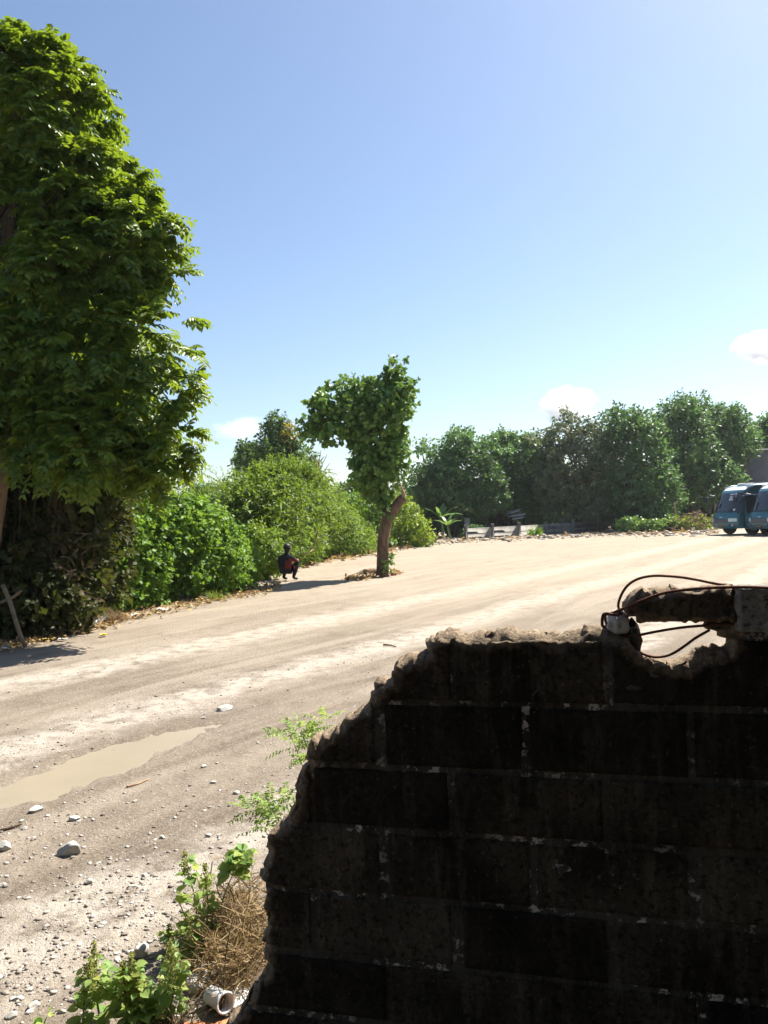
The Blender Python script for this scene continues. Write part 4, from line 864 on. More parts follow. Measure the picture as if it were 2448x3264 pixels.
sheet([(1612, 1640, -.5), (1655, 1628, -.5), (1662, 1618, 1), (1620, 1628, 1)], 56, 'roof_sheet', 'tin', st, c)
sheet([(1618, 1648, -.9), (1672, 1640, -.9), (1676, 1634, .2), (1622, 1641, .2)], 55.6, 'roof_sheet', 'tin', st, c)
sheet([(1632, 1656, -1), (1668, 1650, -1), (1672, 1645, 0), (1634, 1650, 0)], 55.2, 'roof_sheet', 'tin', st, c)
for x in (1626, 1652, 1668):
    mb = MB(); p = W(x, 1640, 55.4); add_tube(mb, [np.array([p[0], p[1], -.05]), p], [.06, .06], 7); mb.obj('post', M['barkdark'], st, c)
c = W(1350, 1700, 52.5); c[2] = 0; mb = MB(); zt = W(1350, 1655, 52.5)[2]
add_bbox(mb, c[0] - .7, c[0] + .75, c[1], c[1] + .8, 0, zt, b=.06); o = mb.obj('water_tank', M['whitewall'], origin=c); o.location = c; tag(o, 'white tank half hidden behind the banana plants', 'tank')
sheet_b = W(1488, 1690, 50.2); sheet_b[2] = 0
mb = MB(); p = [W(1480, 1652, 50.2), W(1496, 1650, 50.2)]; add_bbox(mb, p[0][0], p[1][0], 50.2, 50.25, .0, p[0][2], b=.01); o = mb.obj('pale_board', M['panel'], origin=sheet_b); o.location = sheet_b; tag(o, 'pale narrow board standing upright beside the banana clump', 'board')
# tall grey building wall behind the buses
c = W(2392, 1650, 63.5); c[2] = 0; gb = empty('grey_building', c, 'tall plain grey rendered building wall behind the blue buses', 'building')
zt = W(2400, 1440, 63.5)[2]; xl = W(2384, 1500, 63.5)[0]
for k in range(5):
    mb = MB(); add_bbox(mb, xl + k * 2.45, xl + k * 2.45 + 2.43, 63.5, 64.1, 0, zt, b=.02); mb.obj('wall_panel', M['greywall'], gb, c)
mb = MB(); add_bbox(mb, xl - .1, xl + 12.3, 63.4, 64.2, zt + .003, zt + .25, b=.03); mb.obj('parapet', M['greywall'], gb, c)
# roadside stall strip with orange tarp behind the brush pile
c = W(2230, 1660, 60.5); c[2] = 0; ot = empty('food_stall', c, 'stall with orange tarpaulin and white fascia under the tallest tree', 'stall')
M['orange'] = flat('orange_tarp', (.55, .19, .06), .7, .3, .3, 2.5)
sheet([(2188, 1580, 0), (2222, 1578, 0), (2220, 1548, .4), (2192, 1552, .4)], 60.2, 'tarpaulin', 'orange', ot, c)
sheet([(2180, 1588, -.2), (2275, 1584, -.2), (2275, 1577, 0), (2180, 1581, 0)], 60, 'fascia', 'tin', ot, c)
sheet([(2250, 1640, 0), (2292, 1640, 0), (2292, 1595, 0), (2250, 1597, 0)], 60.4, 'side_panel', 'panel', ot, c)
for x in (2183, 2236, 2272):
    mb = MB(); p = W(x, 1582, 60.3); add_tube(mb, [np.array([p[0], p[1], -.05]), p], [.09, .09], 8); mb.obj('post', M['barkdark'], ot, c)

# --- banana plants
def banana(px, py, hpx, n, lpx, label, seed, spread=1.0):
    b0 = G(px, py); D = b0[1]; sc = D / FPX; o = empty('banana_plant', b0, label, 'plant', 'banana plants at the lot edge'); h = hpx * sc
    mb = MB(); top = b0 + np.array([rng.normal() * .08, 0, h]); add_tube(mb, smooth_path([b0, (b0 + top) / 2 + rng.normal(size=3) * .03, top], 7), np.linspace(.09, .05, 7), 9, .06, seed); mb.obj('stem', M['stem'], o, b0)
    for k in range(n):
        a = k * 2.4 + seed; rise = rng.uniform(.5, 1.7); L = lpx * sc * rng.uniform(.75, 1.1); hd = np.array([math.cos(a), math.sin(a) * .8, 0]) * spread
        t = np.linspace(0, 1, 10); P = top + np.outer(t, nrm(hd + np.array([0, 0, rise * 1.3]))) * L; P[:, 2] -= .42 * L * t ** 2.4 / (rise + .2); P += np.outer(t ** 2, hd) * L * .25
        T = nrm(np.gradient(P, axis=0)); sd_ = nrm(np.cross(T, [0, 0, 1.]) + 1e-3); wd = (.11 * L * np.sin(np.pi * np.clip(t * .93 + .05, 0, 1)) ** .6)[:, None]
        dn = np.array([0, 0, -.35]) * wd; V = np.concatenate([P - sd_ * wd + dn, P, P + sd_ * wd + dn]); i = np.arange(9)
        mb = MB(); mb.add(V, np.concatenate([np.stack([i, i + 10, i + 11, i + 1], -1), np.stack([i + 10, i + 20, i + 21, i + 11], -1)])); mb.obj('leaf', M['banana'], o, b0)
banana(1412, 1717, 62, 9, 78, 'tallest banana plant of the clump with broad arching leaves', 1)
banana(1394, 1716, 48, 6, 55, 'banana plant with thin stem leaning on the white tank side of the clump', 3)
banana(1436, 1719, 42, 7, 52, 'short banana plant of the clump nearest the low wall', 5)
def straps(px, py, n, lpx, label, mt_='banana', wid=.07, name='strap_leaf_plant'):
    b0 = G(px, py); D = b0[1]; sc = D / FPX; mb = MB()
    for k in range(n):
        a = rng.random() * 6.28; L = lpx * sc * rng.uniform(.6, 1.1); f = b0 + np.array([rng.normal() * .35, rng.normal() * .25, 0]); t = np.linspace(0, 1, 6); hd = np.array([math.cos(a), math.sin(a), 0]) * rng.uniform(.1, .6)
        P = f + np.outer(t, nrm(hd + np.array([0, 0, 1]))) * L; P += np.outer(t ** 2.5, hd - np.array([0, 0, .25])) * L * .6
        sd_ = nrm(np.cross(np.gradient(P, axis=0), np.array([.3, -1, .1])) + 1e-3); wd = (wid * np.sin(np.pi * np.clip(t * .9 + .1, 0, 1)) ** .7)[:, None]; V = np.concatenate([P - sd_ * wd, P + sd_ * wd]); i = np.arange(5)
        mb.add(V, np.stack([i, i + 6, i + 7, i + 1], -1))
    o = mb.obj(name, M[mt_], origin=b0); o.location = b0; return tag(o, label, 'plant')
straps(1700, 1692, 46, 64, 'clump of tall strap-leaved plants behind the low wall beside the tin-roofed stall')
straps(1745, 1690, 46, 68, 'tall strap-leaved clump behind the middle panel of the low wall')
straps(1790, 1687, 42, 62, 'strap-leaved clump behind the low wall below the grey-leaved tree')
straps(1552, 1701, 26, 46, 'yellowish strap-leaved plant behind the first panel of the low wall', 'lime')
straps(1608, 1698, 26, 44, 'yellow-green strap-leaved plant in front of the tin-roofed stall', 'lime')
px_bush('low_shrub', 'dark low shrub growing at the start of the low wall', [(1500, 1700, 16), (1520, 1695, 18), (1535, 1705, 14), (1490, 1708, 12)], 49, 'far', 200, 6, .2, .16, .11, back=False)
px_bush('low_shrub', 'small green shrub growing in front of the low wall', [(1705, 1695, 13), (1712, 1704, 12), (1700, 1706, 10)], 49.5, 'bush', 90, 6, .2, .15, .11, back=False)
for k, (x, y, lab) in enumerate([(2010, 1672, 'leafy ground plant spreading beside the drooping tree'), (2085, 1678, 'leafy ground plant halfway to the brush pile'), (2140, 1668, 'leafy ground plant against the brush pile')]):
    px_bush('ground_plant', lab, [(x - 28, y + 8, 15), (x, y, 20), (x + 25, y + 6, 17), (x + 8, y + 12, 14)], 49.5, 'lean', 190, 6, .22, .2, .15, back=False)
# brush pile
b0 = G(2215, 1690); mb = MB()
for k in range(240):
    x, y = 2210 + rng.normal() * 38, rng.uniform(1632, 1690); p = W(x, y + abs(x - 2210) * .35, b0[1] + rng.normal() * .5); p[2] = max(p[2], .05); d = rdir(1)[0] * np.array([1, .6, .45]) * rng.uniform(.4, 1.0); q = p + d; q[2] = max(.03, q[2]); mm = (p + q) / 2 + rng.normal(size=3) * .12; mm[2] = max(.03, mm[2])
    add_tube(mb, smooth_path([p, mm, q], 6), np.linspace(.022, .008, 6), 4, .1, k, cap=False)
fbm_ = MB(); foliage(fbm_, [(np.array([b0[0] + dx, b0[1] - .2, .35]), .45) for dx in (-1.1, -.4, .3, 1.0)], 150, 6, .2, .15, .11)
pile = empty('brush_pile', b0, 'heap of dry brown cut branches beside the blue buses', 'brush pile'); o = mb.obj('dry_branches', M['twig'], pile, b0); o['kind'] = 'stuff'; fbm_.obj('weeds', M['lime'], pile, b0)['kind'] = 'stuff'
# rubble and litter strip along the far edge
xy = np.array([G(x, np.interp(x, [1250, 1440, 1900, 2290], [1748, 1722, 1703, 1696]) + rng.normal() * 4 + 2)[:2] for x in rng.uniform(1240, 2290, 900)])
mb = stones(0, xy, .03, .16, mb=None, zf=lambda a, b_: 0 * a); tag(mb.obj('rubble_strip', M['gravel']), 'pale broken rubble strewn along the far edge of the lot', 'rubble', kind='stuff')
def edge_litter(n, xs, ys, sy, L, name, label, mt_='litter', h=.05):
    x = rng.uniform(xs[0], xs[-1], n); pts = [(a, np.interp(a, xs, ys)) for a in x]; P = np.array([G(a, b_ + rng.normal() * sy) for a, b_ in pts]); P[:, 2] = .01 + h * rng.random(n)
    sc = (P[:, 1] / 15) ** .5; mb = MB(); sz = (.5 + .9 * rng.random(n)) * L * sc; leaves(mb, P, rdir(n) * np.array([1, 1, .3]), np.array([0, 0, 1.]) + .4 * rng.normal(size=(n, 3)), sz, sz * .55, 'hex'); return tag(mb.obj(name, M[mt_]), label, 'leaves', kind='stuff')
edge_litter(1500, [-40, 120, 300, 560, 800, 900], [2075, 2045, 2000, 1935, 1888, 1868], 8, .085, 'leaf_litter', 'brown fallen leaves along the foot of the vine bush')
edge_litter(700, [880, 960, 1060, 1180, 1300], [1830, 1802, 1780, 1760, 1745], 6, .16, 'leaf_litter', 'tan dead leaves along the foot of the feathery bush', h=.08)
edge_litter(260, [1240, 1440, 1900, 2290], [1748, 1724, 1704, 1698], 3, .16, 'leaf_litter', 'dry leaves along the foot of the low panel wall', h=.08)

# --- litter by the thicket
def scrap(px, py, w_, h_, rz, label, mt_='paper', cat='litter', tilt=.25, name='paper_scrap', seed=0):
    b0 = G(px, py); sc = b0[1] / FPX; n = 7; u, v = np.meshgrid(np.linspace(-1, 1, n), np.linspace(-1, 1, n), indexing='ij'); X = u * w_ * sc / 2; Y = v * h_ * sc; Z = .02 + .25 * w_ * sc * (fbm(xyz(u * 1.3, v * 1.3, seed), 3, seed) + .4) + np.abs(v) * tilt * w_ * sc * .4
    P = xyz(X * math.cos(rz) - Y * math.sin(rz), X * math.sin(rz) + Y * math.cos(rz), np.maximum(Z, .008)).reshape(-1, 3); i, j = np.meshgrid(np.arange(n - 1), np.arange(n - 1), indexing='ij'); F = np.stack([i * n + j, (i + 1) * n + j, (i + 1) * n + j + 1, i * n + j + 1], -1).reshape(-1, 4)
    Vb = P - np.array([0, 0, .004]); nn_ = len(P); mb = MB(); mb.add(np.concatenate([P, Vb]), np.concatenate([F, F[:, ::-1] + nn_])); o = mb.obj(name, M[mt_]); o.location = b0; return tag(o, label, cat)
scrap(290, 1998, 34, 34, .3, 'crumpled white sheet of paper at the edge of the shaded thicket', seed=1, tilt=.8)
scrap(313, 1990, 24, 30, -.4, 'cream carton flap standing beside the crumpled paper by the thicket', 'rock', tilt=1.6, name='carton_scrap', seed=2)
scrap(155, 2044, 30, 18, .2, 'yellow plastic bag lying in shade under the big tree', 'yellowplastic', name='plastic_bag', seed=3)
scrap(198, 2045, 28, 14, .1, 'flat white plastic scrap beside the yellow bag', 'plastic', name='plastic_scrap', seed=4)
scrap(330, 2030, 20, 12, .5, 'yellowed leaf-like wrapper in sun by the track edge', 'yellowplastic', name='wrapper', seed=5)
scrap(435, 1968, 34, 16, .2, 'greyish white rag lying at the foot of the vine bush', 'rock', name='rag', seed=6)
scrap(515, 1950, 36, 16, -.2, 'torn white plastic sheet at the foot of the vine bush', 'plastic', name='plastic_sheet', seed=7)
scrap(10, 2075, 24, 10, .4, 'small pale scrap on shaded dirt under the big tree', 'paper', seed=8)
def grass(px, py, n, hpx, wpx, label, mt_='dry', name='grass_tuft', kind=None, bl_w=.006, cat='grass'):
    b0 = G(px, py); sc = b0[1] / FPX; mb = MB(); t = np.linspace(0, 1, 5)
    for k in range(n):
        f = b0 + np.array([rng.normal() * wpx * sc * .4, rng.normal() * wpx * sc * .3, 0]); L = hpx * sc * rng.uniform(.5, 1.2); a = rng.random() * 6.28; hd = np.array([math.cos(a), math.sin(a), 0]) * rng.uniform(.1, .8)
        P = f + np.outer(t, nrm(hd + np.array([0, 0, 1.]))) * L; P += np.outer(t ** 2.3, hd - np.array([0, 0, .35])) * L * .6; P[:, 2] = np.maximum(P[:, 2], .005)
        wd = (bl_w * (1 - t * .85))[:, None]; sd_ = nrm(np.array([math.sin(a + 1.1), math.cos(a + .4), 0.1])); V = np.concatenate([P - sd_ * wd, P + sd_ * wd]); i = np.arange(4); mb.add(V, np.stack([i, i + 5, i + 6, i + 1], -1))
    o = mb.obj(name, M[mt_], origin=b0); o.location = b0; return tag(o, label, cat, kind=kind)
grass(358, 1985, 150, 62, 46, 'dry straw-coloured grass tuft between thicket and vine bush', bl_w=.007)
grass(690, 1912, 70, 40, 40, 'tuft of half-dry grass at the far end of the vine bush', 'lime', bl_w=.009)
grass(770, 1885, 60, 34, 50, 'dry grass tuft close to the squatting person', bl_w=.010)

# --- squatting person
def person():
    b0 = G(915, 1852); o = empty('person', b0, 'person in black jacket and dark red top squatting by the feathery bush', 'person', rz=math.radians(-28))
    # local frame: +Y is the way the person faces, metres
    J = {'pel': (0, -.10, .22, .15, .12), 'bel': (0, -.09, .36, .155, .12), 'che': (0, -.03, .50, .165, .12), 'nek': (0, .03, .635, .055, .055), 'hd0': (0, .05, .70, .070, .080), 'hd1': (0, .06, .79, .082, .095), 'hd2': (0, .05, .86, .055, .065)}
    E = [('pel', 'bel'), ('bel', 'che'), ('che', 'nek'), ('nek', 'hd0'), ('hd0', 'hd1'), ('hd1', 'hd2')]
    for s, g in ((-1, 'l'), (1, 'r')):
        J.update({g + 'hip': (s * .09, -.06, .24, .085, .085), g + 'kn': (s * .15, .24, .43, .062, .062), g + 'ca': (s * .145, .14, .22, .055, .055), g + 'an': (s * .14, .06, .075, .038, .038), g + 'to': (s * .155, .21, .035, .040, .028),
                  g + 'sh': (s * .165, -.01, .555, .062, .060), g + 'el': (s * .21, .17, .42, .043, .043), g + 'wr': (s * .09, .33, .46, .030, .028), g + 'ha': (s * .05, .38, .46, .034, .020)})
        E += [('pel', g + 'hip'), (g + 'hip', g + 'kn'), (g + 'kn', g + 'ca'), (g + 'ca', g + 'an'), (g + 'an', g + 'to'), ('che', g + 'sh'), (g + 'sh', g + 'el'), (g + 'el', g + 'wr'), (g + 'wr', g + 'ha')]
        for f in range(4):
            a = f'{g}f{f}'; J[a] = (s * (.02 + .0), .425, .445 + .018 * f, .009, .009); J[a + 'b'] = (-s * .01, .435 - .01 * f, .44 + .018 * f, .008, .008); E += [(g + 'ha', a), (a, a + 'b')]
        J[g + 'th'] = (s * .075, .41, .49, .010, .010); E += [(g + 'ha', g + 'th')]
    names = list(J); idx = {n: k for k, n in enumerate(names)}; me = bpy.data.meshes.new('body'); me.from_pydata([J[n][:3] for n in names], [(idx[a], idx[b_]) for a, b_ in E], []); me.update()
    ob = bpy.data.objects.new('body', me); COL.objects.link(ob); ob.parent = o
    md = ob.modifiers.new('skin', 'SKIN'); md.use_smooth_shade = True
    for k, n in enumerate(names):
        v = me.skin_vertices[0].data[k]; v.radius = J[n][3:5]; v.use_root = (n == 'pel')
    ob.modifiers.new('subdivision', 'SUBSURF').levels = 2; ob.modifiers['subdivision'].render_levels = 2
    dg = bpy.context.evaluated_depsgraph_get(); ev = ob.evaluated_get(dg); me2 = bpy.data.meshes.new_from_object(ev); ob.modifiers.clear(); ob.data = me2; me2.name = 'body'; me2.materials.clear()
    M['skin'] = flat('skin', (.16, .085, .055), .55, .35, .1, 20); M['cloth_black'] = flat('black_cloth', (.014, .014, .017), .9, .15, .3, 30, 0, .004); M['cloth_navy'] = flat('dark_trousers', (.02, .02, .028), .9, .15, .3, 30, 0, .004); M['shoe'] = flat('dark_shoe', (.03, .025, .022), .6, .3, .2, 30); M['cloth_red'] = flat('dark_red_cloth', (.16, .022, .022), .9, .15, .3, 30, 0, .004); M['hair'] = flat('black_hair', (.010, .009, .009), .6, .3, .3, 60)
    for n in ('cloth_black', 'cloth_navy', 'skin', 'shoe', 'hair', 'cloth_red'): me2.materials.append(M[n])
    co = np.empty(len(me2.vertices) * 3); me2.vertices.foreach_get('co', co); co = co.reshape(-1, 3)
    for p in me2.polygons:
        c = co[list(p.vertices)].mean(0); x, y, z = abs(c[0]), c[1], c[2]; k = 0
        if z > .645: k = 4 if (z > .80 or y < .055) else 2
        elif z < .075: k = 3
        elif z < .30 or (y > .08 and z < .50 and x > .085 and not (y > .12 and z > .44 and x > .19)): k = 1
        if k == 0 and c[0] > .075 and .26 < z < .52: k = 5
        if y > .325 and z > .40 and z < .56: k = 2
        p.material_index = k; p.use_smooth = True
    V0, F0 = ICO2                     # hair cap, nose, ears as children of the body
    hv = V0[:]; hm = MB(); hh_ = hv * np.array([.088, .102, .095]) * (1 + .06 * fbm(hv * 4, 2, 3))[:, None]; keep = ~((hv[:, 1] > .35) & (hv[:, 2] < .45)) & (hv[:, 2] > -.55); hm.add(hh_ + np.array([0, .05, .795]), F0[keep[F0].all(1)]); hm.obj('hair', M['hair'], ob, smooth=True)
    for s in (-1, 1):
        em = MB(); em.add(V0 * np.array([.012, .022, .032]) + np.array([s * .086, .055, .765]), F0); em.obj('ear', M['skin'], ob, smooth=True)
        ey = MB(); ey.add(ICO1[0] * .011 + np.array([s * .032, .142, .785]), ICO1[1]); ey.obj('eye', M['hair'], ob, smooth=True)
    nm_ = MB(); nm_.add(V0 * np.array([.013, .02, .024]) + np.array([0, .150, .755]), F0); nm_.obj('nose', M['skin'], ob, smooth=True)
    mo = MB(); mo.add(ICO1[0] * np.array([.026, .008, .007]) + np.array([0, .138, .718]), ICO1[1]); mo.obj('mouth', M['cloth_red'], ob, smooth=True)
    o.scale = (1.1, 1.1, 1.1); return o
person()

# --- buses (local frame: +X forward, +Y to the bus's left, front at x = 0)
M['teal'] = flat('teal_paint', (.030, .135, .185), .28, .5, .10, .8); M['navy'] = flat('navy_trim', (.012, .022, .045), .35, .5, .15, 2); M['busroof'] = flat('pale_roof', (.60, .63, .66), .35, .5, .08, 1.5); M['chrome'] = flat('chrome', (.6, .6, .6), .25, .5, .05, 3, .8)
M['rubber'] = flat('tyre_rubber', (.016, .016, .016), .85, .2, .2, 8); M['rim'] = flat('wheel_rim', (.35, .35, .36), .4, .5, .15, 9, .5); M['lamp'] = flat('headlamp', (.62, .70, .74), .12, .6, .08, 9); M['bluepaint'] = flat('bright_blue_paint', (.018, .12, .27), .3, .5, .1, 1); M['grey_text'] = flat('printed_grey', (.25, .27, .28), .7, .2, .1, 20); M['plate'] = flat('number_plate', (.05, .04, .03), .5, .3, .1, 20); M['amber'] = flat('amber_figures', (.45, .25, .06), .5, .3, .1, 20)
gm, nt, gbs = mat('bus_glass', .06, .6); gbs.inputs['Base Color'].default_value = (.010, .016, .020, 1); gbs.inputs['Coat Weight'].default_value = .5; M['glass'] = gm
BL, BW, BH = 6.8, 2.0, 2.55
prof = [(-.06, .34), (.0, .42), (.04, .62), (.03, .86), (-.05, 1.06), (-.13, 1.16), (-.32, 1.62), (-.52, 2.06), (-.66, 2.26), (-.92, 2.42), (-1.4, 2.52), (-BL + .5, 2.52), (-BL + .08, 2.30), (-BL, 1.9), (-BL, .34)]
def tum(z): return 1 - .10 * max(0, (z - 1.1) / 1.45) ** 1.5 - (.12 * max(0, (z - 2.25) / .3) ** 2)
def front_x(x, y, z):
    k = min(1, abs(y) / (BW / 2)); return x - (.26 * k ** 5 + .05 * k * k) if x > -1.5 else x
def body_pt(x, z, f, off=0.0):
    y = f * BW / 2 * tum(z); return np.array([front_x(x, y, z) + off, y, z])
def make_bus(label):
    o = empty('minibus', (0, 0, 0), label, 'bus', 'blue buses parked at the lot edge')
    sec = [-1, -.93, -.8, -.5, 0, .5, .8, .93, 1]; mb = MB(); V = np.array([body_pt(x, z, f) for f in sec for x, z in prof]); n = len(prof); i, j = np.meshgrid(np.arange(len(sec) - 1), np.arange(n - 1), indexing='ij')
    mb.add(V, np.stack([i * n + j, i * n + j + 1, (i + 1) * n + j + 1, (i + 1) * n + j], -1).reshape(-1, 4)); mb.F.append((np.arange(n)[None], 0)); mb.F.append(((np.arange(n)[::-1] + (len(sec) - 1) * n)[None], 0)); mb.obj('body', M['teal'], o)
    def patch(name, mt_, x0z0, x1z1, f0, f1, off, par=o, nf=9, nz=6):
        (xa, za), (xb, zb) = x0z0, x1z1; ff = np.linspace(f0, f1, nf); tt = np.linspace(0, 1, nz); P = np.array([body_pt(np.interp(za + (zb - za) * t, [p[1] for p in prof[:11]], [p[0] for p in prof[:11]]), za + (zb - za) * t, f, off) for f in ff for t in tt]); i, j = np.meshgrid(np.arange(nf - 1), np.arange(nz - 1), indexing='ij')
        m_ = MB(); m_.add(P, np.stack([i * nz + j, i * nz + j + 1, (i + 1) * nz + j + 1, (i + 1) * nz + j], -1).reshape(-1, 4)); return m_.obj(name, M[mt_], par, smooth=True)
    def sidep(name, mt_, pts, off, par=o, s=1, th=0):
        P = np.array([[x, s * (BW / 2 * tum(z) + off), z] for x, z in pts]); m_ = MB(); m_.add(P, np.arange(len(P))[None] if s > 0 else np.arange(len(P))[::-1][None]); return m_.obj(name, M[mt_], par)
    def rr(x0, x1, z0, z1, r=.08, n=4):
        pts = []
        for cx_, cz_, a0 in ((x1 - r, z1 - r, 0), (x0 + r, z1 - r, 90), (x0 + r, z0 + r, 180), (x1 - r, z0 + r, 270)):
            for k in range(n + 1): a = math.radians(a0 + 90 * k / n); pts.append((cx_ + r * math.cos(a), cz_ + r * math.sin(a)))
        return pts
    ws = patch('windscreen', 'glass', (0, 1.18), (0, 2.16), -.90, .90, .012, nf=15, nz=9)
    patch('pillar_trim', 'navy', (0, 1.08), (0, 2.26), .895, .985, .010); patch('pillar_trim', 'navy', (0, 1.08), (0, 2.26), -.985, -.895, .010)
    sg = patch('notice', 'paper', (0, 1.78), (0, 2.00), .18, .52, .020, ws)
    for z in (1.84, 1.89, 1.94): patch('printed_line', 'grey_text', (0, z), (0, z + .022), .22, .48, .025, ws, 4, 2)
    patch('sun_strip', 'tin', (0, 2.06), (0, 2.12), .12, .60, .020, ws)
    st_ = MB(); a = np.linspace(0, 6.283, 17)[:-1]; P = np.array([body_pt(np.interp(1.30 + .06 * math.sin(t), [p[1] for p in prof[:11]], [p[0] for p in prof[:11]]), 1.30 + .06 * math.sin(t), .72 + .06 * math.cos(t), .02) for t in a]); st_.add(P, np.arange(16)[None]); st_.obj('round_sticker', M['paper'], ws)
    wp = MB(); add_tube(wp, [body_pt(-.08, 1.17, .05, .05), body_pt(-.12, 1.22, .3, .05), body_pt(-.14, 1.24, .6, .05)], .014, 6); wp.obj('wiper', M['rubber'], o)
    wp = MB(); add_tube(wp, [body_pt(-.08, 1.17, -.5, .05), body_pt(-.12, 1.22, -.25, .05), body_pt(-.14, 1.24, -.02, .05)], .014, 6); wp.obj('wiper', M['rubber'], o)
    gr_ = patch('grille', 'navy', (0, .62), (0, .84), -.52, .52, .014)
    for z in (.66, .72, .78): patch('grille_bar', 'grey_text', (0, z), (0, z + .018), -.50, .50, .022, gr_, 7, 2)
    patch('badge', 'chrome', (0, .90), (0, .94), -.10, .16, .018, nf=4, nz=2)
    for s in (-1, 1):
        h = patch('headlight', 'lamp', (0, .70), (0, .86), s * .56, s * .95, .016); patch('inner_lamp', 'chrome', (0, .74), (0, .82), s * .66, s * .76, .024, h, 4, 3)
        patch('fog_light', 'navy', (0, .46), (0, .56), s * .52, s * .86, .014); patch('fog_lens', 'lamp', (0, .48), (0, .54), s * .72, s * .80, .020, nf=4, nz=3)
    patch('bumper', 'teal', (0, .34), (0, .44), -.97, .97, .03); pl = patch('number_plate', 'plate', (0, .40), (0, .52), -.22, .22, .036, nf=5, nz=3)
    for k in range(5): patch('figure', 'amber', (0, .435), (0, .485), -.17 + k * .075, -.125 + k * .075, .042, pl, 2, 2)
    # left side
    dr = sidep('door', 'teal', rr(-1.62, -.66, .40, 2.10, .12), .012); sidep('door_window', 'glass', rr(-1.54, -.74, 1.02, 2.00, .08), .022, dr); sidep('door_flash', 'tin', [(-.74, .46), (-.80, .46), (-1.10, .84), (-1.06, .84)], .024, dr)
    sidep('door_header', 'paper', rr(-1.50, -.78, 2.03, 2.065, .012), .026, dr); hd = MB(); add_bbox(hd, -1.44, -1.36, BW / 2 + .02, BW / 2 + .06, .90, .96, b=.01); hd.obj('handle', M['chrome'], dr)
    sidep('door_seal', 'navy', [(-.62, .36), (-.585, .36), (-.585, 1.2), (-.70, 2.14), (-.735, 2.14), (-.62, 1.2)], .016); sidep('door_seal', 'navy', [(-1.70, .36), (-1.66, .36), (-1.66, 2.14), (-1.70, 2.14)], .016)
    sidep('side_flash', 'bluepaint', [(-1.74, .36), (-2.3, .36), (-2.0, 1.3), (-2.25, 2.2), (-1.80, 2.2), (-1.74, 1.3)], .012)
    for k in range(3): sidep('side_window', 'glass', rr(-3.50 - 1.42 * k + .05, -2.35 - 1.42 * k + .20, 1.18, 2.08, .08), .012)
    for k in range(4): sidep('side_window', 'glass', rr(-2.05 - 1.42 * k, -.85 - 1.42 * k, 1.18, 2.08, .08), .012, s=-1)
    st2 = MB(); add_bbox(st2, -1.6, -.72, BW / 2 - .1, BW / 2 + .06, .28, .33, b=.01); st2.obj('step', M['chrome'], o)
    for x in (-1.18, -BL + 1.35):
        for s in (-1, 1):
            ar = MB(); a = np.linspace(0, math.pi, 13); ar.add(np.array([[x + .50 * math.cos(t), s * (BW / 2 + .004), .30 + .44 * math.sin(t)] for t in a]), (np.arange(13) if s > 0 else np.arange(13)[::-1])[None])
            if not (x > -2 and s > 0): ar.obj('wheel_arch', M['rubber'], o)
            w_ = MB(); add_tube(w_, [[x, s * (BW / 2 - .26), .38], [x, s * (BW / 2 - .25), .38], [x, s * (BW / 2 - .05), .38], [x, s * (BW / 2 - .03), .38]], [.33, .38, .38, .33], 24); t_ = w_.obj('wheel', M['rubber'], o)
            r_m = MB(); add_tube(r_m, [[x, s * (BW / 2 - .04), .38], [x, s * (BW / 2 - .015), .38]], [.21, .17], 16); r_m.obj('rim', M['rim'], t_)
    rf = MB(); V_, Q_, T_ = bbox(-4.8, -1.5, -.62, .62, 2.50, 2.66, b=.06); rf.add(V_, Q_); rf.F.append((T_, 0)); rf.obj('roof_unit', M['busroof'], o)
    rl = MB()
    for s in (-1, 1): add_tube(rl, [[-.95, s * .82, 2.44], [-1.4, s * .84, 2.54], [-3, s * .84, 2.54], [-BL + .5, s * .84, 2.54]], .035, 6); 
    rl.obj('roof_rail', M['busroof'], o)
    pv = patch('visor', 'busroof', (0, 2.30), (0, 2.47), -.92, .92, .02)
    for s in (-1, 1):
        mi = MB(); add_tube(mi, smooth_path([[-.45, s * .90, 2.02], [-.15, s * 1.06, 2.10], [.02, s * 1.10, 2.00]], 8), .022, 6); add_bbox(mi, -.04, .06, s * 1.10 - .10, s * 1.10 + .10, 1.66, 2.0, b=.03); mi.obj('mirror', M['navy'], o)
    return o
bus = make_bus('blue minibus with a notice in its windscreen standing nearest the brush pile')
fwd = math.radians(180 + 14); bus.rotation_euler = (0, 0, fwd)
def place_bus(b_, px, D):   # front-left corner of the bus at a ground point seen at px
    c = W(px, 1700, D); c[2] = 0; R = Matrix.Rotation(fwd, 3, 'Z'); q = Vector(c) - R @ Vector((-.30, BW / 2, 0)); b_.location = (q.x, q.y, 0)
place_bus(bus, 2358, 39.0)
bus2 = copy_tree(bus); bus2['label'] = 'blue minibus parked in front of and alongside the one with the notice'
for ch in list(bus2.children):
    for g in list(ch.children):
        if g.name.split('.')[0] in ('notice', 'printed_line', 'round_sticker'): bpy.data.objects.remove(g)
place_bus(bus2, 2486, 36.6)

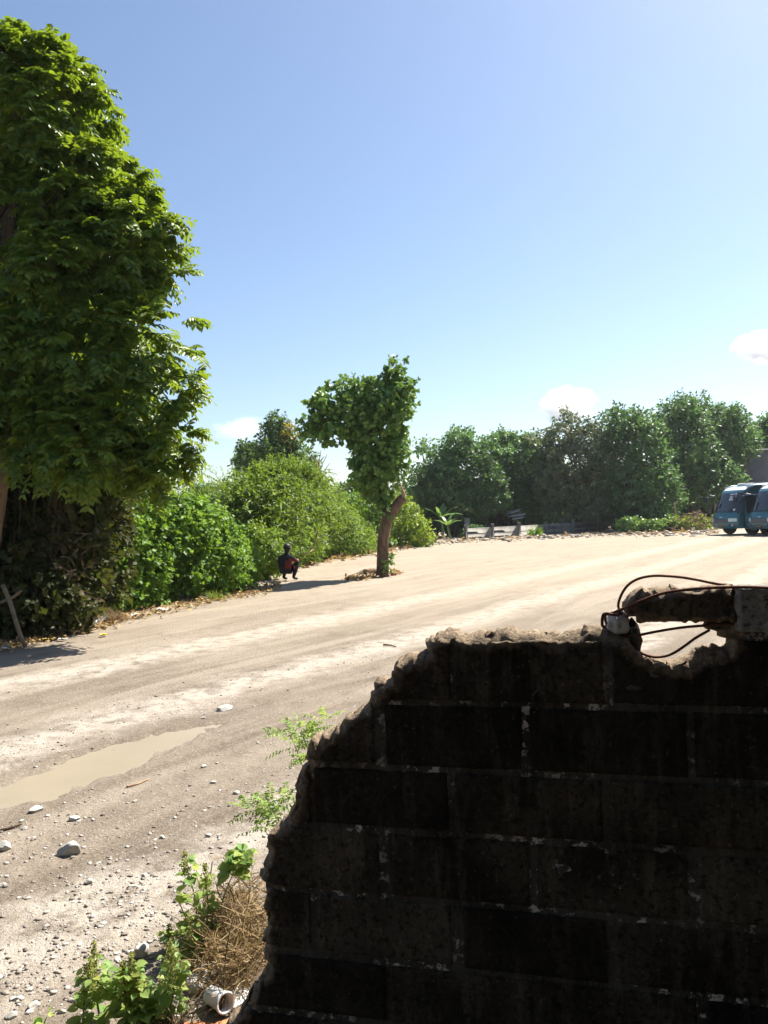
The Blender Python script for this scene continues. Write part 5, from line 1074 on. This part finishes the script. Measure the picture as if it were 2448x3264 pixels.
# --- near weeds, dry grass and rubbish at the broken end of the wall
def weed(name, base_px, top_px, D, n, L, label, spike=False, mt_='weed', seed=0, lean=0, top_only=False, cat='weed', nst=1):
    b0 = W(*base_px, D); b0[2] = max(0, min(b0[2], .05)) * 0; b0 = np.array([b0[0], b0[1], 0.0]); o = empty(name, b0, label, cat); fb = MB()
    for sidx in range(nst):
        tp_ = W(top_px[0] + (rng.normal() * 40 if sidx else 0), top_px[1] + (abs(rng.normal()) * 60 if sidx else 0), D + (rng.normal() * .08 if sidx else 0)); f = b0 + (np.array([rng.normal() * .05, rng.normal() * .04, 0]) if sidx else 0)
        P = smooth_path([f, f * .5 + tp_ * .5 + np.array([.02 * rng.normal(), 0, 0]), tp_], 12); mb = MB(); add_tube(mb, P, np.linspace(.004, .0015, 12), 6, .05, seed); mb.obj('stem', M['stem'], o, b0)
        t = rng.uniform(.72 if top_only else .15, 1.0, n); q = np.array([[np.interp(a, np.linspace(0, 1, 12), P[:, k]) for k in range(3)] for a in t]); ang = np.arange(n) * 2.4 + seed
        d = np.stack([np.cos(ang), np.sin(ang), .15 + .5 * rng.random(n)], -1); stalk = L * .45; base = q + nrm(d) * stalk * rng.uniform(.3, 1.2, n)[:, None]
        d2 = d + np.array([0, 0, -.45]) + .2 * rng.normal(size=(n, 3)); sz = L * (1.15 - .6 * t * (0 if top_only else 1)) * rng.uniform(.55, 1.1, n)
        leaves(fb, base, d2, np.array([0, -.25, 1.0]) + .35 * rng.normal(size=(n, 3)), sz, sz * .82, 'oval')
        w0 = np.array([.0007, 0, .0007]); V = np.stack([q - w0, q + w0, base + w0, base - w0], 1); fb.add(V.reshape(-1, 3), np.arange(4)[None] + (np.arange(n) * 4)[:, None])
        if spike:
            sp = MB(); k = 170; tt = rng.random(k); qq = tp_ + np.array([0, 0, 1.]) * (tt * .10 - .06)[:, None] + rng.normal(size=(k, 3)) * (.010 * (1.2 - tt))[:, None]; leaves(sp, qq, rdir(k) + np.array([0, 0, .6]), rdir(k), .012, .006, 'rhomb')
            k = 60; tt = rng.uniform(.45, .95, k); q2 = np.array([[np.interp(a, np.linspace(0, 1, 12), P[:, c_]) for c_ in range(3)] for a in tt]) + rng.normal(size=(k, 3)) * .012; leaves(sp, q2, rdir(k) + np.array([0, 0, .6]), rdir(k), .012, .006, 'rhomb'); sp.obj('flower_spike', M['seed'], o, b0)['kind'] = 'stuff'
    fb.obj('leaf_mass', M[mt_], o, b0)['kind'] = 'stuff'; return o
weed('tall_weed', (622, 3010), (588, 2745), 2.92, 40, .068, 'tall pale weed with a green flower spike near the dry grass', True, seed=1)
weed('tall_weed', (640, 3020), (655, 2790), 2.88, 26, .055, 'slender weed with drooping side leaves between spike weed and dry grass', True, seed=2)
weed('broadleaf_weed', (690, 2975), (775, 2720), 2.95, 70, .050, 'bright green weed with a bunched leafy top against the wall edge', False, seed=3, top_only=True)
weed('weed_clump', (640, 3050), (600, 2950), 2.8, 34, .055, 'leafy yellow-green weed clump at the foot of the spike weed', True, seed=4, nst=3)
weed('leafy_weed', (430, 3420), (420, 3080), 2.42, 34, .062, 'large leafy weed with broad heart-shaped leaves and flower spikes', True, seed=5, nst=5)
weed('leafy_weed', (330, 3430), (300, 3040), 2.45, 26, .055, 'leafy weed with yellow-green flower tops beside the large weed', True, seed=6, nst=3)
weed('leafy_weed', (530, 3400), (545, 3040), 2.46, 28, .055, 'leafy weed leaning toward the white pipe stub', True, seed=7, nst=3)
weed('leafy_weed', (130, 3430), (150, 3240), 2.40, 18, .045, 'low leafy weed by the pale stones beside the big weed', False, seed=8, nst=2)
def feather_weed(name, label, base, tops, D):
    b0 = W(*base, D); b0[2] = 0; o = empty(name, b0, label, 'weed'); fb = MB()
    for k, t in enumerate(tops):
        tp_ = W(*t, D + rng.normal() * .05); P = smooth_path([b0 + np.array([rng.normal() * .02, rng.normal() * .02, 0]), (b0 + tp_) / 2 + np.array([.02, 0, .05]), tp_], 12); mb = MB(); add_tube(mb, P, np.linspace(.004, .001, 12), 5, .05, k); mb.obj('stem', M['stem'], o, b0)
        n = 9; idx = rng.integers(10, 12, n); d = rdir(n) * np.array([1, .6, .5]) + np.array([-.2, 0, .35]); fronds(fb, P[idx], d, .07 + .04 * rng.random(n), 8, .016, .007, droop=.25, shape='hex')
    fb.obj('leaf_mass', M['weed'], o, b0)['kind'] = 'stuff'; return o
feather_weed('feathery_weed', 'feathery pinnate weed rising above the stepped edge of the broken wall', (1150, 3000), [(925, 2340), (960, 2325), (1000, 2330), (1040, 2300), (985, 2375)], 2.62)
feather_weed('feathery_weed', 'low feathery weed half hidden by the lower wall edge', (1050, 3050), [(800, 2585), (860, 2565), (900, 2575), (850, 2620), (905, 2545)], 2.66)
# dry grass heap
mb = MB(); t = np.linspace(0, 1, 6); n = 1900
hp = [(720, 2900), (770, 2930), (740, 3000), (790, 3040), (700, 2960), (800, 2960), (760, 3080), (780, 2850), (690, 3050)]
for k in range(n):
    x, y = hp[rng.integers(len(hp))]; p = G(x + rng.normal() * 34, y + 60 + rng.normal() * 38); p[2] = .02 + abs(rng.normal()) * .055; a = rng.random() * 6.28; L = rng.uniform(.05, .16); d = np.array([math.cos(a), math.sin(a), rng.normal() * .5]); cv = rdir(1)[0] * L * .5
    P = p + np.outer(t, d) * L + np.outer(t * (1 - t) * 2, cv); P[:, 2] = np.maximum(P[:, 2], .006); wd = rng.uniform(.0008, .0026); sd_ = rdir(1)[0]; V = np.concatenate([P - sd_ * wd, P + sd_ * wd]); i = np.arange(5); mb.add(V, np.stack([i, i + 6, i + 7, i + 1], -1))
tag(mb.obj('dry_grass', M['dry']), 'tangled heap of dry brown grass against the broken wall end', 'dry grass', kind='stuff')
for x, y, n_, hgt, lab in [(735, 3130, 60, 160, 'long straw-coloured dead stalks beside the white pipe stub'), (560, 3230, 70, 130, 'dead straw stalks among the leafy weeds'), (160, 3330, 40, 90, 'dry straw tuft at the roots of the low leafy weed')]:
    grass(x, y + 60, n_, hgt, 60, lab, 'dry', bl_w=.0022, name='dead_stalks')
mb = MB(); b0 = W(700, 3240, 2.5); b0[2] = 0; add_tube(mb, smooth_path([b0, W(712, 3160, 2.52), W(716, 3080, 2.56), W(730, 2980, 2.6), W(745, 2930, 2.62)], 14), np.linspace(.0035, .0015, 14), 5); o = mb.obj('dry_stalk', M['barkdark'], origin=b0); o.location = b0; tag(o, 'single tall dark dry stalk in front of the dry grass', 'stalk')
# rubbish
def scrap2(name, px, py, D, size, label, mt_, cat, rot=0, seed=0, th=.012):
    p = G(px, py); V0, F0 = ICO2; v = np.sign(V0) * np.abs(V0) ** .6 * (1 + .25 * fbm(V0 * 2 + seed, 3, seed))[:, None] * np.array([size[0], size[1], size[2]]); ca, sa = math.cos(rot), math.sin(rot)
    v = np.stack([v[:, 0] * ca - v[:, 1] * sa, v[:, 0] * sa + v[:, 1] * ca, v[:, 2]], -1); b0 = np.array([p[0], p[1], ground_h(p[0], p[1])]); mb = MB(); mb.add(v + np.array([0, 0, size[2] * .8]), F0); o = mb.obj(name, M[mt_]); o.location = b0; return tag(o, label, cat)
scrap2('plaster_rubble', 680, 3120, 0, (.062, .05, .028), 'jagged white plaster rubble lying under the dry grass', 'rock', 'rubble', .5, 1)
scrap2('plaster_rubble', 630, 3150, 0, (.04, .035, .022), 'smaller whitish plaster lump beside the plaster rubble', 'rock', 'rubble', 1.2, 2)
scrap2('plaster_rubble', 452, 3050, 0, (.026, .022, .022), 'rounded pale rock behind the large leafy weed', 'rock', 'stone', .2, 3)
scrap2('broken_tile', 735, 3275, 0, (.060, .035, .008), 'orange terracotta tile shard at the wall foot', 'terracotta', 'tile', .4, 4)
scrap2('broken_tile', 590, 3285, 0, (.09, .03, .006), 'flat tan tile piece under the weeds', 'terracotta', 'tile', .1, 5)
scrap2('plaster_slab', 760, 3195, 0, (.050, .05, .010), 'flat pale plaster slab beside the white pipe stub', 'paper', 'rubble', .3, 6)
# white pipe stub, open end towards the camera
p = G(700, 3225); ax = nrm(np.array([.55, -.60, .12])); c0 = p + np.array([0, 0, .040]) ; mb = MB(); L = .12; prf = [(0, .024), (.004, .028), (.09, .030), (.098, .034), (.102, .034), (.102, .027), (.02, .023)]
A_ = nrm(np.cross(ax, [0, 0, 1.])); B_ = np.cross(ax, A_); aa_ = np.arange(24) * 2 * math.pi / 24
V_ = np.concatenate([c0 + ax * (a - L / 2) + r * (np.cos(aa_)[:, None] * A_ + np.sin(aa_)[:, None] * B_) for a, r in prf]); i, j = np.meshgrid(np.arange(len(prf) - 1), np.arange(24), indexing='ij'); j2 = (j + 1) % 24
mb.add(V_, np.stack([i * 24 + j, i * 24 + j2, (i + 1) * 24 + j2, (i + 1) * 24 + j], -1).reshape(-1, 4))
o = mb.obj('pipe_stub', M['plastic'], origin=p, smooth=True); o.location = p; tag(o, 'short white plastic pipe stub lying open-ended by the broken wall', 'pipe')
for k, (x, y, w_) in enumerate([(60, 3190, 20), (110, 3215, 24), (170, 3170, 18), (40, 3240, 26), (200, 3230, 18), (95, 3160, 14), (240, 3195, 16)]):
    rock('stone', x, y, w_ * 1.3, 'pale stone in the loose row beside the low leafy weed', 'stone', 'stones beside the low leafy weed', seed=60 + k)

# --- clouds
def cloud(px, py, wpx, hpx, D, dens, label, seed):
    c = W(px, py, D); sc = D / FPX; V0, F0 = ICO3; R = np.array([wpx / 2 * sc, hpx * .45 * sc, hpx / 2 * sc]) * 1.35
    m = bpy.data.materials.new('cloud_vapour'); m.use_nodes = True; nt = m.node_tree; nt.nodes.remove(nt.nodes['Principled BSDF']); v = nt.nodes.new('ShaderNodeVolumePrincipled'); v.inputs['Color'].default_value = (1, 1, 1, 1); v.inputs['Anisotropy'].default_value = .3
    tc = nt.nodes.new('ShaderNodeTexCoord'); q = mapping(nt, tc.outputs['Object'], tuple(1 / R), loc=(0, 0, 0)); ln = nt.nodes.new('ShaderNodeVectorMath'); ln.operation = 'LENGTH'; nt.links.new(q, ln.inputs[0])
    q2 = mapping(nt, q, (1, 1, 1), loc=(seed * 3.3, seed * 1.7, 0)); nz = noise(nt, 1.7, 5, .6, q2)
    f = math_(nt, 'SUBTRACT', math_(nt, 'ADD', math_(nt, 'SUBTRACT', 1.0, ln.outputs['Value']), math_(nt, 'MULTIPLY', math_(nt, 'SUBTRACT', nz, .5), 1.9)), .12); f = math_(nt, 'MULTIPLY', math_(nt, 'MINIMUM', math_(nt, 'MAXIMUM', f, 0.0), .3), dens / .3 / (hpx * sc))
    nt.links.new(f, v.inputs['Density']); nt.links.new(v.outputs[0], nt.nodes['Material Output'].inputs['Volume'])
    mb = MB(); mb.add(V0 * R, F0); o = mb.obj('cloud', m); o.location = c; return tag(o, label, 'cloud')
cloud(1815, 1292, 150, 100, 1500, 5, 'small compact white puffy cloud above the far row of trees', 2)
cloud(2440, 1110, 170, 90, 1500, 4, 'wispy white cloud above the tree behind the grey wall', 5)
cloud(775, 1370, 170, 70, 1800, .6, 'faint thin cloud low in the sky beside the small slender tree', 7)

# --- thin humid air over the lot
HAZE = 0.00022
hz_m = bpy.data.materials.new('humid_air'); hz_m.use_nodes = True; nt = hz_m.node_tree; nt.nodes.remove(nt.nodes['Principled BSDF'])
v = nt.nodes.new('ShaderNodeVolumePrincipled'); v.inputs['Color'].default_value = (.86, .93, 1, 1); v.inputs['Density'].default_value = HAZE; v.inputs['Anisotropy'].default_value = .35
nt.links.new(v.outputs[0], nt.nodes['Material Output'].inputs['Volume'])
mb = MB(); V_, F_ = box(-640, 640, -60, 330, -1.2, 13.5); mb.add(V_, F_); tag(mb.obj('haze', hz_m), 'thin pale haze in the air over the lot', 'haze', kind='stuff')
